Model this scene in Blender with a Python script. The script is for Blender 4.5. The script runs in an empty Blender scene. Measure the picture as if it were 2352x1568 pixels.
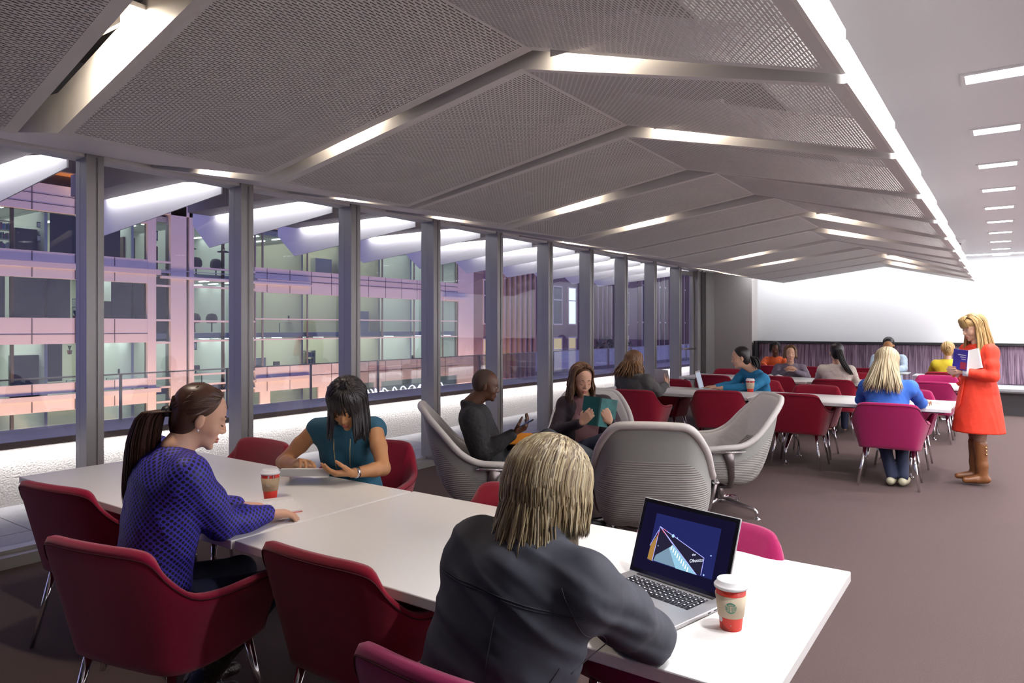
import bpy, bmesh, math, random
from mathutils import Vector, Matrix, Quaternion, noise
V = Vector
C = bpy.context.scene
COL = C.collection
random.seed(7)

# ---------------------------------------------------------------- camera
cam = bpy.data.cameras.new('camera')
cam.sensor_width = 36.0
cam.lens = 36.0 * 1600 / 2352
cam.shift_y = -32 / 2352
cam.clip_end = 400
co = bpy.data.objects.new('camera', cam)
COL.objects.link(co)
co.location = (0, 0, 1.55)
co.rotation_euler = (math.radians(90), 0, math.radians(35.23))
C.camera = co

# ---------------------------------------------------------------- world, exposure
w = bpy.data.worlds.new('dusk')
C.world = w
w.use_nodes = True
bg = w.node_tree.nodes['Background']
bg.inputs[0].default_value = (0.285, 0.265, 0.57, 1)
bg.inputs[1].default_value = 0.95
C.view_settings.view_transform = 'Standard'
C.view_settings.look = 'None'
C.view_settings.gamma = 1
C.view_settings.exposure = 0.55
try:
    C.view_settings.use_curve_mapping = False
except Exception:
    pass
C.cycles.max_bounces = 7
C.cycles.diffuse_bounces = 4
C.cycles.glossy_bounces = 4
C.cycles.transparent_max_bounces = 10
C.cycles.sample_clamp_indirect = 4.0
C.cycles.use_denoising = True
C.cycles.caustics_reflective = False
C.cycles.caustics_refractive = False

def area_light(name, loc, direction, sx, sy, power, color, spread=180):
    l = bpy.data.lights.new(name, 'AREA')
    l.shape = 'RECTANGLE'
    l.size = sx
    l.size_y = sy
    l.energy = power
    l.color = color
    l.spread = math.radians(spread)
    o = bpy.data.objects.new(name, l)
    COL.objects.link(o)
    o.location = loc
    z = -V(direction).normalized()          # sx runs along world X, sy along world Y (or up, for a light facing sideways)
    ref = V((0, 1, 0)) if abs(z.z) > 0.6 else V((0, 0, 1))
    y = (ref - z * ref.dot(z)).normalized()
    x = y.cross(z)
    o.rotation_euler = Matrix((x, y, z)).transposed().to_euler()
    return o

COOL = (1.0, 0.98, 1.0)
WARM = (1.0, 0.84, 0.68)
# recessed downlights: the row in view (X = -0.04)
DL_Y = [4.35 + 1.208 * k for k in range(10)]
for yy in [1.94, 3.14] + DL_Y:
    area_light('downlight_lamp', (-0.04, yy, 2.835), (0, 0, -1), 0.22, 0.12, 15, COOL, 150)
# two unseen rows added as fill; the outer bounces light off the right wall
FILL_ROW = [1.94 + 1.208 * 2 * k for k in range(6)]
for yy in FILL_ROW:
    area_light('downlight_lamp', (1.45, yy, 2.835), (0, 0, -1), 0.22, 0.12, 34, COOL, 160)
    area_light('downlight_lamp', (2.95, yy, 2.835), (0.8, 0, -1), 0.22, 0.12, 190, COOL, 170)
# wall washer above the banquette
area_light('wall_washer_lamp', (-0.9, 14.95, 2.835), (0, 0.35, -1), 7.0, 0.10, 30, (0.93, 0.98, 1.0), 170)
# sodium street lighting from the road below, falling on the facade opposite
area_light('street_lamp_light', (-38.5, 26, -7.5), (-0.5, 0, 1), 1.5, 60, 4800, (1.0, 0.56, 0.30), 160)
# light under the parapet coping of the terrace
area_light('coping_strip_lamp', (-7.02, 8.5, 0.485), (-0.35, 0, -1), 0.04, 22, 55, (1.0, 0.97, 0.95), 150)

# ---------------------------------------------------------------- helpers
def nd(nt, kind, **kw):
    n = nt.nodes.new(kind)
    for k, v in kw.items():
        if k.startswith('i_'):
            n.inputs[k[2:].replace('_', ' ')].default_value = v
        else:
            setattr(n, k, v)
    return n

def mat(name, col, rough=0.5, metal=0.0, spec=0.5, bump=None, emis=None, var=None, coat=0, sheen=0, island=None):
    """bump=(scale, strength, detail), var=(scale, amount) small natural variation, island=(colours...) one tone per separate piece"""
    m = bpy.data.materials.new(name)
    m.use_nodes = True
    nt = m.node_tree
    b = nt.nodes['Principled BSDF']
    b.inputs['Base Color'].default_value = (*col, 1)
    b.inputs['Roughness'].default_value = rough
    b.inputs['Metallic'].default_value = metal
    b.inputs['Specular IOR Level'].default_value = spec
    b.inputs['Coat Weight'].default_value = coat
    b.inputs['Sheen Weight'].default_value = sheen
    tc = nt.nodes.new('ShaderNodeTexCoord')
    if island:
        g = nt.nodes.new('ShaderNodeNewGeometry')
        cr = nt.nodes.new('ShaderNodeValToRGB')
        e = cr.color_ramp.elements
        n = len(island)
        e[0].position = 0
        e[0].color = (*island[0], 1)
        e[1].position = 1
        e[1].color = (*island[-1], 1)
        for i in range(1, n - 1):
            x = e.new(i / (n - 1))
            x.color = (*island[i], 1)
        nt.links.new(g.outputs['Random Per Island'], cr.inputs[0])
        nt.links.new(cr.outputs[0], b.inputs['Base Color'])
    elif var:
        n = nd(nt, 'ShaderNodeTexNoise')
        n.inputs['Scale'].default_value = var[0]
        n.inputs['Detail'].default_value = 4
        mx = nt.nodes.new('ShaderNodeMix')
        mx.data_type = 'RGBA'
        mx.inputs[6].default_value = (*[c * (1 - var[1]) for c in col], 1)
        mx.inputs[7].default_value = (*[min(1, c * (1 + var[1])) for c in col], 1)
        nt.links.new(tc.outputs['Object'], n.inputs['Vector'])
        nt.links.new(n.outputs[0], mx.inputs[0])
        nt.links.new(mx.outputs[2], b.inputs['Base Color'])
    if bump:
        n = nd(nt, 'ShaderNodeTexNoise')
        n.inputs['Scale'].default_value = bump[0]
        n.inputs['Detail'].default_value = bump[2] if len(bump) > 2 else 2
        bp = nt.nodes.new('ShaderNodeBump')
        bp.inputs['Strength'].default_value = bump[1]
        bp.inputs['Distance'].default_value = bump[3] if len(bump) > 3 else 0.01
        nt.links.new(tc.outputs['Object'], n.inputs['Vector'])
        nt.links.new(n.outputs[0], bp.inputs['Height'])
        nt.links.new(bp.outputs[0], b.inputs['Normal'])
    if emis:
        b.inputs['Emission Color'].default_value = (*emis[0], 1)
        b.inputs['Emission Strength'].default_value = emis[1]
    return m

class MB:
    def __init__(s):
        s.v = []
        s.f = []
        s.mi = []
        s.uv = []
        s.sd = []
    def add(s, vs, fs, mi=0, uvs=None):
        n = len(s.v)
        s.v += [tuple(p) for p in vs]
        for k, f in enumerate(fs):
            s.f.append([n + i for i in f])
            s.mi.append(mi)
            s.uv.append(uvs[k] if uvs else None)
        return s
    def quad(s, a, b, c, d, mi=0, uv=None):
        return s.add([a, b, c, d], [(0, 1, 2, 3)], mi, [uv] if uv else None)
    def box(s, x0, x1, y0, y1, z0, z1, mi=0, M=None):
        vs = [V((x, y, z)) for z in (z0, z1) for y in (y0, y1) for x in (x0, x1)]
        if M is not None:
            vs = [M @ p for p in vs]
        return s.add(vs, [(0, 2, 3, 1), (4, 5, 7, 6), (0, 1, 5, 4), (2, 6, 7, 3), (0, 4, 6, 2), (1, 3, 7, 5)], mi)
    def hexa(s, b, t, mi=0):
        """b, t: four corners each (bottom, top), same winding"""
        return s.add(list(b) + list(t), [(3, 2, 1, 0), (4, 5, 6, 7), (0, 1, 5, 4), (1, 2, 6, 5), (2, 3, 7, 6), (3, 0, 4, 7)], mi)
    def tube(s, pts, rad, n=8, mi=0, flat=1.0, up=None, cap=True):
        pts = [V(p) for p in pts]
        if not hasattr(rad, '__len__'):
            rad = [rad] * len(pts)
        n0 = len(s.v)
        a = up
        for i, p in enumerate(pts):
            d = (pts[min(i + 1, len(pts) - 1)] - pts[max(i - 1, 0)])
            d = d.normalized() if d.length > 1e-9 else V((0, 0, 1))
            if a is None:
                a = d.orthogonal().normalized()
            a = (V(a) - d * V(a).dot(d))
            a = a.normalized() if a.length > 1e-6 else d.orthogonal().normalized()
            b = d.cross(a)
            for k in range(n):
                t = 2 * math.pi * k / n
                s.v.append(tuple(p + (a * math.cos(t) + b * math.sin(t) * flat) * rad[i]))
        for i in range(len(pts) - 1):
            for k in range(n):
                k2 = (k + 1) % n
                s.f.append([n0 + i * n + k, n0 + i * n + k2, n0 + (i + 1) * n + k2, n0 + (i + 1) * n + k])
                s.mi.append(mi)
                s.uv.append(None)
        if cap:
            s.f.append([n0 + k for k in range(n)][::-1])
            s.f.append([n0 + (len(pts) - 1) * n + k for k in range(n)])
            s.mi += [mi, mi]
            s.uv += [None, None]
        return s
    def lathe(s, prof, c=(0, 0, 0), n=24, mi=0, a0=0, a1=2 * math.pi, close=True):
        n0 = len(s.v)
        full = abs(a1 - a0 - 2 * math.pi) < 1e-6
        m = n if full else n + 1
        for r, z in prof:
            for k in range(m):
                t = a0 + (a1 - a0) * k / n
                s.v.append((c[0] + r * math.cos(t), c[1] + r * math.sin(t), c[2] + z))
        for i in range(len(prof) - 1):
            for k in range(n):
                k2 = (k + 1) % m
                s.f.append([n0 + i * m + k, n0 + i * m + k2, n0 + (i + 1) * m + k2, n0 + (i + 1) * m + k])
                s.mi.append(mi)
                s.uv.append(None)
        return s
    def ball(s, c, r, n=12, m=8, mi=0, R=None):
        if not hasattr(r, '__len__'):
            r = (r, r, r)
        vs = []
        for i in range(m + 1):
            ph = math.pi * i / m
            for k in range(n):
                t = 2 * math.pi * k / n
                p = V((r[0] * math.sin(ph) * math.cos(t), r[1] * math.sin(ph) * math.sin(t), r[2] * math.cos(ph)))
                if R is not None:
                    p = R @ p
                vs.append(V(c) + p)
        fs = []
        for i in range(m):
            for k in range(n):
                k2 = (k + 1) % n
                fs.append((i * n + k, (i + 1) * n + k, (i + 1) * n + k2, i * n + k2))
        return s.add(vs, fs, mi)
    def prism(s, poly, axis, a, b, mi=0):
        """poly: 2-D points; extruded along axis ('x','y','z') from a to b"""
        def P(p, t):
            return {'x': (t, p[0], p[1]), 'y': (p[0], t, p[1]), 'z': (p[0], p[1], t)}[axis]
        n = len(poly)
        vs = [P(p, a) for p in poly] + [P(p, b) for p in poly]
        fs = [tuple(range(n))[::-1], tuple(range(n, 2 * n))]
        for i in range(n):
            j = (i + 1) % n
            fs.append((i, j, n + j, n + i))
        return s.add(vs, fs, mi)
    def mesh(s, name, mats, smooth=False, weld=False):
        me = bpy.data.meshes.new(name)
        me.from_pydata(s.v, [], s.f)
        if any(u for u in s.uv):
            l = me.uv_layers.new(name='UVMap')
            i = 0
            for f, u in zip(s.f, s.uv):
                for k in range(len(f)):
                    if u:
                        l.data[i].uv = u[k]
                    i += 1
        for m in (mats if isinstance(mats, (list, tuple)) else [mats]):
            me.materials.append(m)
        me.polygons.foreach_set('material_index', s.mi)
        bm = bmesh.new()
        bm.from_mesh(me)
        if weld:
            bmesh.ops.remove_doubles(bm, verts=bm.verts, dist=1e-5)
        bmesh.ops.recalc_face_normals(bm, faces=bm.faces)
        bm.to_mesh(me)
        bm.free()
        if smooth:
            me.polygons.foreach_set('use_smooth', [True] * len(me.polygons))
        me.update()
        return me
    def build(s, name, mats, parent=None, smooth=False, bevel=0, sub=0, seg=2, weld=False, loc=None, rz=0, **tags):
        me = s.mesh(name, mats, smooth or bevel > 0 or sub > 0, weld)
        o = bpy.data.objects.new(name, me)
        COL.objects.link(o)
        if parent is not None:
            o.parent = parent
        if loc is not None:
            o.location = loc
        o.rotation_euler.z = rz
        if bevel:
            m = o.modifiers.new('bevel', 'BEVEL')
            m.width = bevel
            m.segments = seg
            m.limit_method = 'ANGLE'
            m.harden_normals = False
            me.polygons.foreach_set('use_smooth', [False] * len(me.polygons))
        if sub:
            m = o.modifiers.new('sub', 'SUBSURF')
            m.levels = sub
            m.render_levels = sub
        if tags:
            tag(o, **tags)
        return o

def tag(o, label=None, cat=None, group=None, kind=None):
    for k, v in (('label', label), ('category', cat), ('group', group), ('kind', kind)):
        if v:
            o[k] = v
    return o

def empty(name, loc, rz=0, **tags):
    o = bpy.data.objects.new(name, None)
    COL.objects.link(o)
    o.location = loc
    o.rotation_euler.z = rz
    o.empty_display_size = 0.1
    tag(o, **tags)
    return o

KIDS = {}
def copy_tree(o, loc=None, rz=None, parent=None, swap=None, top=True, **tags):
    c = o.copy()
    COL.objects.link(c)
    if parent is not None:
        c.parent = parent
    if top:
        if loc is not None:
            c.location = loc
        if rz is not None:
            c.rotation_euler.z = rz
        tag(c, **tags)
    if swap and o.type == 'MESH' and o.data.name in swap:
        c.data = swap[o.data.name]
    for ch in [x for x in COL.objects if x.parent == o and x != c]:
        copy_tree(ch, parent=c, swap=swap, top=False)
    return c

def recolour(me, mats, name=None):
    m = me.copy()
    m.materials.clear()
    for x in mats:
        m.materials.append(x)
    return m

def struct(name, mb, mats, label=None, **kw):
    o = mb.build(name, mats, **kw)
    o['kind'] = 'structure'
    if label:
        o['label'] = label
    return o
# ---------------------------------------------------------------- materials
M_carpet = mat('mauve_brown_carpet', (0.112, 0.080, 0.076), 0.95, spec=0.1, bump=(420, 0.9, 3, 0.004), var=(160, 0.28))
M_white = mat('white_paint', (0.82, 0.83, 0.85), 0.6, spec=0.3)
M_ceil = mat('white_ceiling_paint', (0.80, 0.80, 0.83), 0.8, spec=0.2)
M_grey_wall = mat('warm_grey_wall_paint', (0.52, 0.49, 0.48), 0.7, spec=0.2)
M_dark = mat('plenum_grey', (0.34, 0.33, 0.32), 0.9)
M_alu = mat('satin_aluminium', (0.34, 0.33, 0.325), 0.42, metal=0.45)
M_alu_d = mat('dark_aluminium_groove', (0.20, 0.19, 0.19), 0.45, metal=0.5)
M_chrome = mat('polished_chrome', (0.86, 0.86, 0.88), 0.07, metal=1.0)
M_steel = mat('dark_bronze_metal', (0.22, 0.19, 0.19), 0.32, metal=0.85)
M_panel = mat('satin_white_metal_panel', (0.88, 0.865, 0.85), 0.5, spec=0.5)
M_fascia = mat('fascia_white_metal', (0.80, 0.78, 0.75), 0.42, spec=0.5)
M_lamp = mat('lamp_diffuser', (1, 1, 1), 0.4, emis=((1.0, 0.98, 0.97), 7.0))
M_stucco = mat('rough_white_stucco', (0.66, 0.62, 0.60), 0.9, bump=(60, 0.9, 5, 0.02), var=(30, 0.08))
M_paver = mat('terrace_paver', (0.40, 0.39, 0.41), 0.8, var=(5, 0.12), bump=(80, 0.3, 4))
M_joint = mat('paver_joint', (0.16, 0.15, 0.16), 0.9)
M_coping = mat('bronze_coping', (0.17, 0.13, 0.12), 0.6, spec=0.3)
M_coping_top = mat('slate_coping_top', (0.30, 0.30, 0.34), 0.5)
M_black = mat('matt_black', (0.012, 0.012, 0.014), 0.5)

def perforated(name, base):
    m = base.copy()
    m.name = name
    nt = m.node_tree
    b = nt.nodes['Principled BSDF']
    out = nt.nodes['Material Output']
    uv = nt.nodes.new('ShaderNodeUVMap')
    sp = nt.nodes.new('ShaderNodeSeparateXYZ')
    nt.links.new(uv.outputs[0], sp.inputs[0])
    def mth(op, a, bb=None):
        n = nt.nodes.new('ShaderNodeMath')
        n.operation = op
        for i, x in enumerate((a, bb)):
            if x is None:
                continue
            if isinstance(x, (int, float)):
                n.inputs[i].default_value = x
            else:
                nt.links.new(x, n.inputs[i])
        return n.outputs[0]
    v = mth('DIVIDE', sp.outputs[1], 0.0135)
    row = mth('FLOOR', v)
    odd = mth('MULTIPLY', mth('MODULO', row, 2.0), 0.5)
    u = mth('ADD', mth('DIVIDE', sp.outputs[0], 0.040), odd)
    a = mth('LESS_THAN', mth('FRACT', u), 0.74)
    c = mth('LESS_THAN', mth('FRACT', v), 0.34)
    hole = mth('MULTIPLY', a, c)
    tr = nt.nodes.new('ShaderNodeBsdfTransparent')
    mx = nt.nodes.new('ShaderNodeMixShader')
    nt.links.new(hole, mx.inputs[0])
    nt.links.new(b.outputs[0], mx.inputs[1])
    nt.links.new(tr.outputs[0], mx.inputs[2])
    nt.links.new(mx.outputs[0], out.inputs[0])
    return m
M_perf = perforated('slotted_white_metal_panel', M_panel)

def glass(name, tint=(0.93, 0.95, 0.96), boost=1.0):
    m = bpy.data.materials.new(name)
    m.use_nodes = True
    nt = m.node_tree
    nt.nodes.clear()
    out = nt.nodes.new('ShaderNodeOutputMaterial')
    tr = nt.nodes.new('ShaderNodeBsdfTransparent')
    tr.inputs[0].default_value = (*tint, 1)
    gl = nt.nodes.new('ShaderNodeBsdfGlossy')
    gl.inputs['Roughness'].default_value = 0.0
    gl.inputs[0].default_value = (0.95, 0.97, 1, 1)
    fr = nt.nodes.new('ShaderNodeFresnel')
    fr.inputs[0].default_value = 1.5
    mu = nt.nodes.new('ShaderNodeMath')
    mu.operation = 'MULTIPLY'
    mu.inputs[1].default_value = boost
    mx = nt.nodes.new('ShaderNodeMixShader')
    nt.links.new(fr.outputs[0], mu.inputs[0])
    nt.links.new(mu.outputs[0], mx.inputs[0])
    nt.links.new(tr.outputs[0], mx.inputs[1])
    nt.links.new(gl.outputs[0], mx.inputs[2])
    nt.links.new(mx.outputs[0], out.inputs[0])
    return m
M_glass = glass('window_glass', boost=1.35)
M_rail_glass = glass('rail_glass', boost=0.8)
M_off_glass = glass('office_glass', (0.80, 0.88, 0.88), 1.3)

# ---------------------------------------------------------------- room shell
X0, X1, Y0, Y1 = -5.22, 3.6, -3.0, 15.5
struct('floor', MB().box(X0, X1, Y0, Y1, -0.1, 0), M_carpet)
struct('ceiling', MB().box(-1.05, X1, Y0, Y1, 2.85, 2.95), M_ceil)
struct('ceiling', MB().box(X0 - 0.1, -1.05, Y0, Y1, 3.42, 3.5).box(-1.06, -1.05, Y0, 14.6, 2.85, 3.42)
       .box(X0 - 0.14, X0 - 0.1, Y0, Y1, 2.84, 3.5), M_dark)
struct('ceiling', MB().box(X0 - 0.1, -1.05, 14.62, Y1, 2.85, 2.95), M_ceil)
struct('wall_back', MB().box(-4.45, X1, Y1, Y1 + 0.15, 0, 2.85), M_white)
struct('wall_left', MB().box(X0 - 0.12, -4.395, 15.1, 15.62, 0, 2.95), M_grey_wall)
struct('wall_right', MB().box(X1, X1 + 0.1, Y0, Y1, 0, 2.9), M_white)
struct('wall_front', MB().box(X0, X1, Y0 - 0.1, Y0, 0, 3.4), mat('charcoal_wall_paint', (0.06, 0.055, 0.055), 0.8))
# window wall: sill, head, mullions, panes
s = MB().box(-5.40, -5.22, -3, 14.15, -0.02, 0.075).box(-5.40, -5.30, -3, 14.15, 0.075, 0.10)
struct('trim_1', s, M_alu)
struct('trim_2', MB().box(-5.40, -5.22, -3, 15.1, 2.735, 2.86), M_panel)
MUL = [2.36 + 1.2 * k for k in range(-4, 10)]
mb = MB().box(-5.36, -5.20, -0.115, 0, 0.07, 2.76).box(-5.40, -5.36, -0.10, -0.02, 0.07, 2.76)
mb.box(-5.2005, -5.197, -0.052, -0.044, 0.075, 2.74, 1).box(-5.197, -5.194, -0.043, -0.003, 0.075, 2.74, 0)
mb.box(-5.3605, -5.30, -0.1155, -0.114, 0.075, 2.74, 0)
mul_me = None
for k, y in enumerate(MUL):
    if mul_me is None:
        o = struct('trim_%d' % (3 + k), mb, [M_alu, M_alu_d])
        mul_me = o.data
    else:
        o = bpy.data.objects.new('trim_%d' % (3 + k), mul_me)
        COL.objects.link(o)
        o['kind'] = 'structure'
    o.location = (0, y, 0)
for k, y in enumerate(MUL[:-1]):
    struct('window_%d' % (k + 1), MB().quad((-5.31, y, 0.09), (-5.31, y + 1.09, 0.09), (-5.31, y + 1.09, 2.75), (-5.31, y, 2.75)), M_glass)
# glazed door at the end of the window wall
d = struct('door_1', MB().box(-5.34, -5.28, 13.18, 13.21, 0.02, 2.70).box(-5.34, -5.28, 13.98, 14.06, 0.02, 2.70)
           .box(-5.34, -5.28, 13.21, 13.98, 0.02, 0.12).box(-5.34, -5.28, 13.21, 13.98, 2.62, 2.70), M_alu)
MB().quad((-5.31, 13.21, 0.12), (-5.31, 13.98, 0.12), (-5.31, 13.98, 2.62), (-5.31, 13.21, 2.62)).build('glass_pane', M_glass, d)
MB().tube([(-5.23, 13.24, 1.12), (-5.23, 13.98, 1.12)], 0.018, 8).tube([(-5.23, 13.26, 1.12), (-5.30, 13.26, 1.12)], 0.012, 6) \
    .tube([(-5.23, 13.96, 1.12), (-5.30, 13.96, 1.12)], 0.012, 6).build('push_bar', M_steel, d, smooth=True)
struct('trim_20', MB().box(-5.38, -5.20, 14.06, 14.12, 0, 2.75).box(-5.38, -5.24, 14.13, 14.34, 0, 2.75)
       .box(-5.36, -5.20, 14.35, 14.37, 0, 2.75, 1), [M_alu, M_alu_d])
struct('trim_21', MB().box(-5.36, -5.21, 14.58, 15.10, 0, 2.75).box(-5.37, -5.30, 14.34, 14.60, 0, 2.75, 1), [M_alu, M_alu_d])
struct('baseboard_back', MB().box(X0, X1, 15.38, 15.5, 0, 0.02), M_black)

# ---------------------------------------------------------------- folded ceiling canopy
# each fold line: (Y, valley z, window-side z, (ridge X, ridge z), edge z) for the panel ending there and the panel starting there
H = 1.55
RID_E = [(-1.70, 1.25), (-1.64, 1.18), (-1.78, 1.17), (-1.886, 1.15), (-1.75, 1.142), (-1.568, 1.147), (-1.72, 1.142), (-1.865, 1.145),
         (-1.68, 1.144), (-1.54, 1.152), (-1.62, 1.15), (-1.80, 1.13)]
RID_S = [(-1.75, 1.25), (-1.73, 1.134), (-1.835, 1.127), (-1.69, 1.111), (-1.597, 1.104), (-1.686, 1.12), (-1.84, 1.116), (-1.785, 1.12),
         (-1.60, 1.12), (-1.66, 1.12), (-1.76, 1.115), (-1.7, 1.1)]
VAL_E = [0.876, 0.923, 0.905, 0.912, 0.915, 0.905, 0.905, 0.915, 0.915, 0.905, 0.905, 0.90]
VAL_S = [0.918, 0.885, 0.895, 0.885, 0.885, 0.895, 0.895, 0.885, 0.885, 0.895, 0.895, 0.90]
XV, XE, XW = -3.65, -0.416, -5.21
def prof(k, start):
    """five points window side -> edge at fold line k"""
    if k < 0:
        y = 1.2 + 1.208 * k
        r = (-1.75, 1.25 if start else 1.27)
        v = 0.90 if start else 0.92
    else:
        y = 1.2 + 1.208 * k
        r = (RID_S if start else RID_E)[k]
        v = (VAL_S if start else VAL_E)[k]
    g = 0.0 if start else -0.045
    ga = g
    if k == 0 and not start:
        ga = -0.17
    dz = 0.0 if start else 0.022
    wz = 1.195 + (0 if start else 0.02)
    return [V((XW, y + 0.30 + ga * 1.0, H + wz)), V((XV, y + 0.25 + ga, H + v)), V((r[0], y + 0.11 + ga, H + r[1])), V((XE, y + g * 0.6, H + 0.772 + dz))]

def patch(mb, a, b, c, d, mx, my, perf):
    """bilinear panel a-b (start line) d-c (end line); border of mx / my metres is left plain"""
    L, Wd = (b - a).length, (d - a).length
    us = [0, my / Wd, 1 - my / Wd, 1]
    mx = mx if hasattr(mx, '__len__') else (mx, mx)
    vs = [0, mx[0] / L, 1 - mx[1] / L, 1]
    def P(v, u):
        return (a.lerp(b, v)).lerp(d.lerp(c, v), u)
    for i in range(3):
        for j in range(3):
            vv = [(vs[i], us[j]), (vs[i + 1], us[j]), (vs[i + 1], us[j + 1]), (vs[i], us[j + 1])]
            inner = perf and i == 1 and j == 1
            if inner:
                n = 6
                for q in range(n):
                    u0 = us[1] + (us[2] - us[1]) * q / n
                    u1 = us[1] + (us[2] - us[1]) * (q + 1) / n
                    cc = [(vs[1], u0), (vs[2], u0), (vs[2], u1), (vs[1], u1)]
                    mb.quad(*[P(*x) for x in cc], mi=1, uv=[(x[1] * Wd, x[0] * L) for x in cc])
            else:
                mb.quad(*[P(*x) for x in vv], mi=0)

PANELS = {}
ORD = ['', '', 'nearest', 'second', 'third', 'fourth', 'fifth', 'sixth', 'seventh', 'eighth', 'ninth', 'tenth', 'farthest']
for k in range(-2, 11):
    A = prof(k, True)
    B = prof(k + 1, False)
    y = 1.2 + 1.208 * k
    lab = ('white slotted folded ceiling panel with gabled underside, %s in the row of canopy panels from the camera' % ORD[k + 2]) if k >= 0 else \
          ('white slotted folded ceiling panel beside the wide open slot at upper left' if k == -1 else 'white slotted folded ceiling panel above the camera')
    e = empty('ceiling_panel', (XV, y + 0.25, H + 0.9), label=lab, cat='ceiling panel', group='folded ceiling canopy panels')
    PANELS[k] = e
    off = -e.location
    A = [p + off for p in A]
    B = [p + off for p in B]
    mb = MB()
    patch(mb, A[0], A[1], B[1], B[0], 0.05, 0.05, False)
    patch(mb, A[1], A[2], B[2], B[1], (0.035, 0.012), 0.055, True)
    mb.build('left_slope', [M_panel, M_perf], e)
    mb = MB()
    patch(mb, A[2], A[3], B[3], B[2], (0.012, 0.05), 0.045, True)
    mb.build('right_slope', [M_panel, M_perf], e)
    up = V((0, 0, 0.2))
    mb = MB()
    hh = [0.03, 0.19, 0.19, 0.137]
    for line in (A, B):
        for i in range(3):
            a, b = line[i], line[i + 1]
            mb.quad(a, b, b + V((0, 0, hh[i + 1])), a + V((0, 0, hh[i])))
            if line is A:
                mb.quad(a + V((0, 0.004, 0)), b + V((0, 0.004, 0)), b + V((0, 0.004, hh[i + 1])), a + V((0, 0.004, hh[i])))
    mb.build('fold_fascia', M_fascia, e)
    a, b = A[3], B[3]
    t = V((0, 0, 0.137))
    MB().hexa([a, b, b + V((0.012, 0, 0)), a + V((0.012, 0, 0))], [a + t, b + t, b + t + V((0.012, 0, 0)), a + t + V((0.012, 0, 0))]).build('edge_fascia', M_fascia, e)

def slot_lamp(x, k, z, p):
    y = 1.2 + 1.208 * k
    area_light('slot_lamp', (x, y, z), (0, 0.35, -1), 0.16, 0.025, p, WARM, 170)
def lerp(a, b, t):
    return a + (b - a) * t
for k in range(0, 12):
    a = prof(k, True) if k < 11 else prof(11, False)
    hs = MB()
    if k in (0, 1, 3, 4, 7, 8):
        f = 0.40
        q = a[1].lerp(a[2], f)
        o = area_light('slot_lamp', (q.x, q.y - (0.07 if k == 0 else 0.022), q.z + 0.165), (0, 0.35 if k == 0 else 0.1, -1), 0.30, 0.02 if k else 0.05, 16 if k == 0 else 7, WARM, 170)
        hs.box(q.x - 0.19, q.x + 0.19, q.y - (0.115 if k == 0 else 0.052), q.y + 0.0, q.z + 0.172, q.z + 0.19)
        hs.box(q.x - 0.19, q.x + 0.19, q.y - (0.115 if k == 0 else 0.052), q.y - (0.11 if k == 0 else 0.047), q.z + 0.09, q.z + 0.172)
    if k in (1, 2, 5, 6, 9, 10):
        q = a[2].lerp(a[3], 0.30)
        o = area_light('slot_lamp', (q.x, q.y - 0.024, q.z + 0.165), (0, 0.1, -1), 0.30, 0.022, 8 if k < 3 else 6, WARM, 170)
        hs.box(q.x - 0.19, q.x + 0.19, q.y - 0.052, q.y + 0.0, q.z + 0.172, q.z + 0.19)
        hs.box(q.x - 0.19, q.x + 0.19, q.y - 0.052, q.y - 0.047, q.z + 0.09, q.z + 0.172)
    if k in (1, 2, 3, 5, 6, 9, 10):
        q = a[0].lerp(a[1], 0.55)
        area_light('slot_lamp', (q.x, q.y - 0.03, q.z + 0.10), (0, 0.2, -1), 0.25, 0.02, 4.0, WARM, 170)
    if hs.v:  # shields added so the slot lamps do not show through the perforations
        pe = PANELS[min(k, 10)]
        hs.v = [tuple(V(p) - pe.location) for p in hs.v]
        hs.build('added_lamp_shield', M_fascia, pe)

# recessed downlights
dl = None
DN = ['nearest', 'second', 'third', 'fourth', 'fifth', 'sixth', 'seventh', 'eighth', 'ninth', 'farthest']
for i, yy in enumerate([1.94, 3.14] + DL_Y):
    lab = 'rectangular recessed ceiling downlight, %s in the row right of the folded canopy' % DN[i - 2] if i >= 2 else 'rectangular recessed ceiling downlight above the viewer, ' + ('first', 'second')[i] + ' from the front wall'
    if dl is None:
        e = empty('ceiling_light', (-0.04, yy, 2.85), label=lab, cat='ceiling light', group='row of recessed downlights')
        fr = MB()
        for x0, x1, y0, y1 in ((-0.145, 0.145, -0.10, -0.075), (-0.145, 0.145, 0.075, 0.10), (-0.145, -0.125, -0.075, 0.075), (0.125, 0.145, -0.075, 0.075)):
            fr.box(x0, x1, y0, y1, -0.008, 0.0)
        fr.build('frame', M_white, e)
        MB().box(-0.125, 0.125, -0.075, 0.075, -0.004, -0.001).build('diffuser', M_lamp, e)
        dl = e
    else:
        copy_tree(dl, loc=(-0.04, yy, 2.85), label=lab, cat='ceiling light', group='row of recessed downlights')
RN = ['first', 'second', 'third', 'fourth', 'fifth', 'sixth']
for xx, nm in ((1.45, 'middle'), (2.95, 'wall-side')):  # fixtures for the added fill rows out of view
    for i, yy in enumerate(FILL_ROW):
        copy_tree(dl, loc=(xx, yy, 2.85), label='added unseen fill downlight in the %s row, %s from the front wall' % (nm, RN[i]), cat='ceiling light', group='added rows of fill downlights')
e = empty('wall_washer', (-0.9, 14.95, 2.85), label='slim linear wall-wash fixture in the ceiling above the purple bench', cat='ceiling light')
MB().box(-3.5, 3.5, -0.06, 0.06, -0.006, -0.001).build('diffuser', M_lamp, e)
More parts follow.
